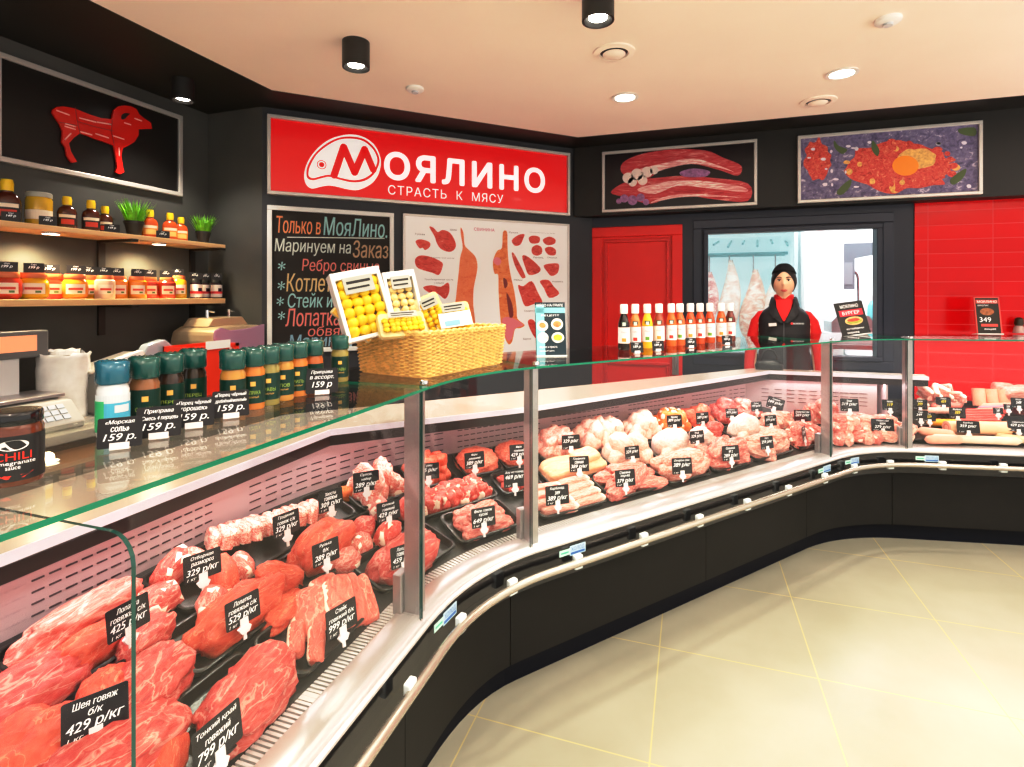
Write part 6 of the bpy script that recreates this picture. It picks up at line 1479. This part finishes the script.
def head_pt(th, ph, g=0):
    # th: azimuth (0 = her left/viewer right, -90deg = front), ph: latitude
    x, y, z = math.cos(ph) * math.cos(th), math.cos(ph) * math.sin(th), math.sin(ph)
    zz = z * .117; k = 1.
    if z < 0: k = 1 - .34 * (-z) ** 1.6
    X = x * .079 * k; Y = y * .092 * (1 - .10 * max(0, -z)) + (.006 if y > 0 else 0)
    if y < 0:
        Y -= .020 * math.exp(-(X / .010) ** 2) * math.exp(-((zz + .022) / .020) ** 2)          # nose
        Y -= .006 * math.exp(-(X / .010) ** 2) * math.exp(-((zz + .002) / .022) ** 2)
        Y += .006 * (math.exp(-((abs(X) - .030) / .014) ** 2)) * math.exp(-((zz - .010) / .012) ** 2)   # eye sockets
        Y -= .006 * math.exp(-(X / .020) ** 2) * math.exp(-((zz + .062) / .010) ** 2)          # mouth
        Y -= .006 * math.exp(-(X / .022) ** 2) * math.exp(-((zz + .098) / .014) ** 2)          # chin
    return (X * (1 + g), Y * (1 + g), zz * (1 + g) + HZ)
def body_mesh():
    mb = MB()
    rings = [[head_pt(2 * PI * k / 44, -PI / 2 + PI * (i + .5) / 34) for k in range(44)] for i in range(34)]
    mb.loft(rings)
    mb.loft([ell(0, .012, 1.40, .075, .06), ell(0, .010, 1.44, .055, .055), ell(0, .004, 1.50, .050, .052), ell(0, 0, 1.56, .05, .056)])
    mb.loft([ell(0, .02, z, rx, ry) for z, rx, ry in ((.84, .14, .10), (.92, .155, .105), (1.04, .13, .095), (1.15, .135, .10), (1.28, .145, .105), (1.35, .140, .09), (1.40, .09, .07))])
    for sg in (-1, 1):
        mb.lathe([(.004, -.03), (.014, -.02), (.017, 0), (.014, .02), (.004, .03)], 10, M=T(sg * .073, .008, HZ - .012) @ Matrix.Rotation(sg * .15, 4, 'Y') @ Matrix.Diagonal((.5, 1, 1, 1)))   # ear
        mb.tube([(sg * .12, .02, 1.355), (sg * .165, .02, 1.31), (sg * .19, .03, 1.22), (sg * .206, .035, 1.11), (sg * .213, .015, 1.00), (sg * .215, -.005, .90), (sg * .215, -.01, .875)], [.04, .044, .040, .036, .034, .027, .025], 14)
        mb.loft([ell(sg * .215, -.012, .885, .020, .024, 12), ell(sg * .216, -.014, .85, .019, .036, 12), ell(sg * .216, -.016, .81, .017, .038, 12), ell(sg * .215, -.016, .785, .013, .034, 12)])
        for k in range(4):
            y = -.045 + .019 * k; L = (.062, .075, .070, .055)[k]
            mb.tube([(sg * .216, y, .80), (sg * .215, y - .004, .80 - L * .45), (sg * .209, y - .005, .80 - L * .8), (sg * .201, y - .004, .80 - L)], [.0095, .009, .0082, .006], 8)
        mb.tube([(sg * .213, -.040, .85), (sg * .203, -.062, .825), (sg * .197, -.070, .80), (sg * .193, -.072, .785)], [.012, .011, .0095, .007], 8)
        mb.tube([(sg * .085, .02, .90), (sg * .09, .015, .70), (sg * .095, .01, .48), (sg * .098, .03, .28), (sg * .10, .035, .08)], [.085, .075, .058, .052, .038], 14)
        mb.tube([(sg * .10, .05, .04), (sg * .105, -.04, .035), (sg * .11, -.13, .025)], [.036, .036, .024], 12)
    return mb
body = body_mesh().build('body', SKIN, pers, smooth=True)
rm = body.modifiers.new('remesh', 'REMESH'); rm.mode = 'VOXEL'; rm.voxel_size = .0055; rm.use_smooth_shade = True
sm_ = body.modifiers.new('smooth', 'SMOOTH'); sm_.factor = .4; sm_.iterations = 2
mb = MB()
mb.loft([ell(0, .02, z, rx, ry, 24) for z, rx, ry in ((.86, .165, .122), (1.04, .142, .108), (1.15, .147, .112), (1.28, .156, .118), (1.35, .152, .104), (1.40, .118, .085), (1.44, .085, .074), (1.455, .066, .068), (1.50, .064, .066), (1.512, .060, .062), (1.505, .054, .056), (1.46, .05, .05))], cap=False)
for sg in (-1, 1):
    mb.tube([(sg * .10, .02, 1.37), (sg * .14, .02, 1.355), (sg * .172, .022, 1.31), (sg * .196, .03, 1.22), (sg * .214, .035, 1.11), (sg * .222, .015, 1.00), (sg * .224, -.003, .91), (sg * .224, -.006, .895)], [.035, .044, .046, .044, .042, .040, .036, .035], 18)
mb.loft([[(-.050, -.072, 1.475), (0, -.090, 1.475), (.050, -.072, 1.475)], [(-.046, -.100, 1.42), (0, -.112, 1.42), (.046, -.100, 1.42)], [(-.026, -.124, 1.37), (0, -.128, 1.37), (.026, -.124, 1.37)], [(-.004, -.131, 1.325), (0, -.132, 1.325), (.004, -.131, 1.325)]], closed=False)
mb.build('sweater', SWEAT, pers, smooth=True)
mb = MB()
mb.loft([ell(0, .02, z, rx, ry, 32, 2.3) for z, rx, ry in ((.86, .186, .142), (.90, .190, .146), (.905, .184, .140), (1.00, .172, .132), (1.01, .166, .127), (1.10, .166, .130), (1.11, .160, .126), (1.20, .164, .134), (1.21, .160, .130), (1.28, .168, .134), (1.33, .170, .126), (1.365, .160, .112), (1.395, .134, .100), (1.42, .102, .090), (1.44, .085, .082))], cap=False)
vest = mb.build('vest', VEST, pers, smooth=True)
mb = MB()      # stand collar, open in front
rings = []
for z, rx, ry in ((1.435, .098, .090), (1.485, .084, .080), (1.495, .080, .077), (1.488, .076, .072), (1.44, .088, .080)):
    rings.append([((rx) * math.cos(R(a)), .014 + ry * math.sin(R(a)) - (.012 if abs(a + 90) > 300 else 0), z - .02 * max(0, -math.sin(R(a)))) for a in range(-42, 223, 9)])
mb.loft(rings, closed=False); mb.build('vest_collar', VEST, vest, smooth=True)
mb = MB()
for sg in (-1, 1): mb.loft([[(sg * x0, y0, z0), (sg * x1, y1, z1)] for (x0, y0, z0, x1, y1, z1) in ((.058, -.062, 1.475, .088, -.050, 1.44), (.050, -.100, 1.42, .092, -.092, 1.39), (.028, -.126, 1.37, .066, -.122, 1.35), (.003, -.134, 1.318, .020, -.133, 1.312))], closed=False)
o = mb.build('vest_lapel', VEST, vest); so = o.modifiers.new('thick', 'SOLIDIFY'); so.thickness = .010
MB().box(-.003, .003, -.118, -.104, .88, 1.315).build('zip', mat('zip_grey', (.10, .10, .11), .4), vest)
fM = frame_M((0, -.108, 0), (1, 0, 0), (0, 0, 1))
MB().box(-.026, .026, -.011, .011, 0, .004).build('name_badge', mat('badge_white', (.85, .82, .80), .4), pers, T(-.070, -.119, 1.30) @ RZ(-.25) @ Matrix.Rotation(R(90), 4, 'X') @ RZ(.10), bevel=.002)
mb = MB(); mb.text('МОЯЛИНО', -.034, .034, -.005, .006, 0, 0); mb.poly(circle(-.043, .001, .008, 12), -.0004, .0002, 1); mb.build('vest_lettering', [CHALK, mat('vest_red', (.75, .05, .05), .5)], vest, T(.090, -.1155, 1.31) @ RZ(.28) @ Matrix.Rotation(R(90), 4, 'X'))
# trousers and shoes
mb = MB()
mb.loft([ell(0, .02, z, rx, ry, 22) for z, rx, ry in ((.92, .162, .122), (.86, .168, .128), (.80, .165, .125))])
for sg in (-1, 1): mb.tube([(sg * .085, .02, .88), (sg * .09, .015, .70), (sg * .095, .01, .48), (sg * .098, .03, .28), (sg * .10, .035, .07)], [.092, .086, .070, .064, .058], 16)
mb.build('trousers', TROU, pers, smooth=True)
for sg in (-1, 1): MB().loft([ell(sg * .105, -.03, z, rx, ry, 18) for z, rx, ry in ((0, .045, .125), (.02, .047, .128), (.05, .043, .11), (.085, .040, .06))]).build('shoe', BLACK, pers, smooth=True)
# hair and cap
mb = MB(); rings = []
for i in range(16):
    ph = R(-38) + (PI / 2 - R(-38)) * i / 15; ring = []
    for k in range(44):
        th = 2 * PI * k / 44; fr = max(0, -math.sin(th)) ** 1.5
        lo = R(-38) + fr * R(74); p2 = max(ph, lo); ring.append(head_pt(th, p2, .045 if p2 > lo + .01 else .02))
    rings.append(ring)
mb.loft(rings, cap=False); hair = mb.build('hair', HAIR, pers, smooth=True)
mb = MB(); rings = []
for i in range(14):
    q = i / 13; ring = []
    for k in range(44):
        th = 2 * PI * k / 44; lo = R(24) + .22 * max(0, -math.sin(th)); ph = lo + (PI / 2 - lo) * q
        x, y, z = head_pt(th, ph, .085); ring.append((x * (1.02), y, z + .004 + .006 * math.sin(PI * q)))
    rings.append(ring)
mb.loft(rings); mb.build('cap', CAPM, pers, smooth=True)
# face
EW = mat('eye_white', (.80, .78, .76), .3); EB = mat('eye_dark', (.03, .018, .012), .2); LIP = mat('lip_rose', (.62, .10, .09), .4)
for sg in (-1, 1):
    mb = MB(); mb.lathe([(.001, -.003), (.010, -.002), (.013, 0), (.010, .002), (.001, .003)], 16, 0, M=T(sg * .029, -.0815, HZ + .009) @ Matrix.Rotation(PI / 2, 4, 'X') @ Matrix.Diagonal((1, .48, 1, 1)))
    mb.lathe([(.0055, 0), (.0052, .0035), (.001, .004)], 14, 1, M=T(sg * .029, -.0825, HZ + .009) @ Matrix.Rotation(PI / 2, 4, 'X'))
    mb.tube([(sg * .014, -.087, HZ + .012), (sg * .024, -.088, HZ + .0165), (sg * .034, -.085, HZ + .0160), (sg * .043, -.079, HZ + .0115)], [.0014, .0022, .0022, .0012], 6, 1)
    mb.build('eye', [EW, EB], pers, smooth=True)
    mb = MB(); mb.tube([(sg * .013, -.0925, HZ + .026), (sg * .025, -.092, HZ + .0315), (sg * .037, -.087, HZ + .0315), (sg * .047, -.079, HZ + .026)], [.0022, .003, .0028, .0012], 6); mb.build('eyebrow', HAIR, pers, smooth=True)
    MB().lathe([(.001, -.004), (.0045, 0), (.001, .004)], 10, M=T(sg * .079, -.004, HZ - .046)).build('earring', mat('pearl', (.85, .82, .75), .2), pers, smooth=True)
mb = MB(); mb.tube([(-.024, -.082, HZ - .058), (-.012, -.0915, HZ - .0575), (0, -.0935, HZ - .0585), (.012, -.0915, HZ - .0575), (.024, -.082, HZ - .058)], [.001, .0034, .0034, .0034, .001], 8)
mb.tube([(-.021, -.083, HZ - .0615), (-.010, -.0915, HZ - .0655), (0, -.0930, HZ - .0665), (.010, -.0915, HZ - .0655), (.021, -.083, HZ - .0615)], [.001, .0038, .0044, .0038, .001], 8)
mb.build('lips', LIP, pers, smooth=True)
# black bag on the worktop in front of her
q = aty(769, 368, 4.01); t = thing('black_bag', 'small black bag with arched handle on the worktop before the saleswoman', 'bag', T(q.x, 4.005, .998))
MB().loft([ell(0, 0, z, rx, ry, 20, 3) for z, rx, ry in ((0, .085, .03), (.03, .09, .034), (.055, .075, .026), (.065, .05, .015))]).build('bag_body', BLACK, t, smooth='auto')
MB().tube([(-.045 , 0, .05), (-.048, 0, .09), (-.03, 0, .125), (0, 0, .138), (.03, 0, .125), (.048, 0, .09), (.045, 0, .05)], .007, 10).build('bag_handle', BLACK, t, smooth=True)
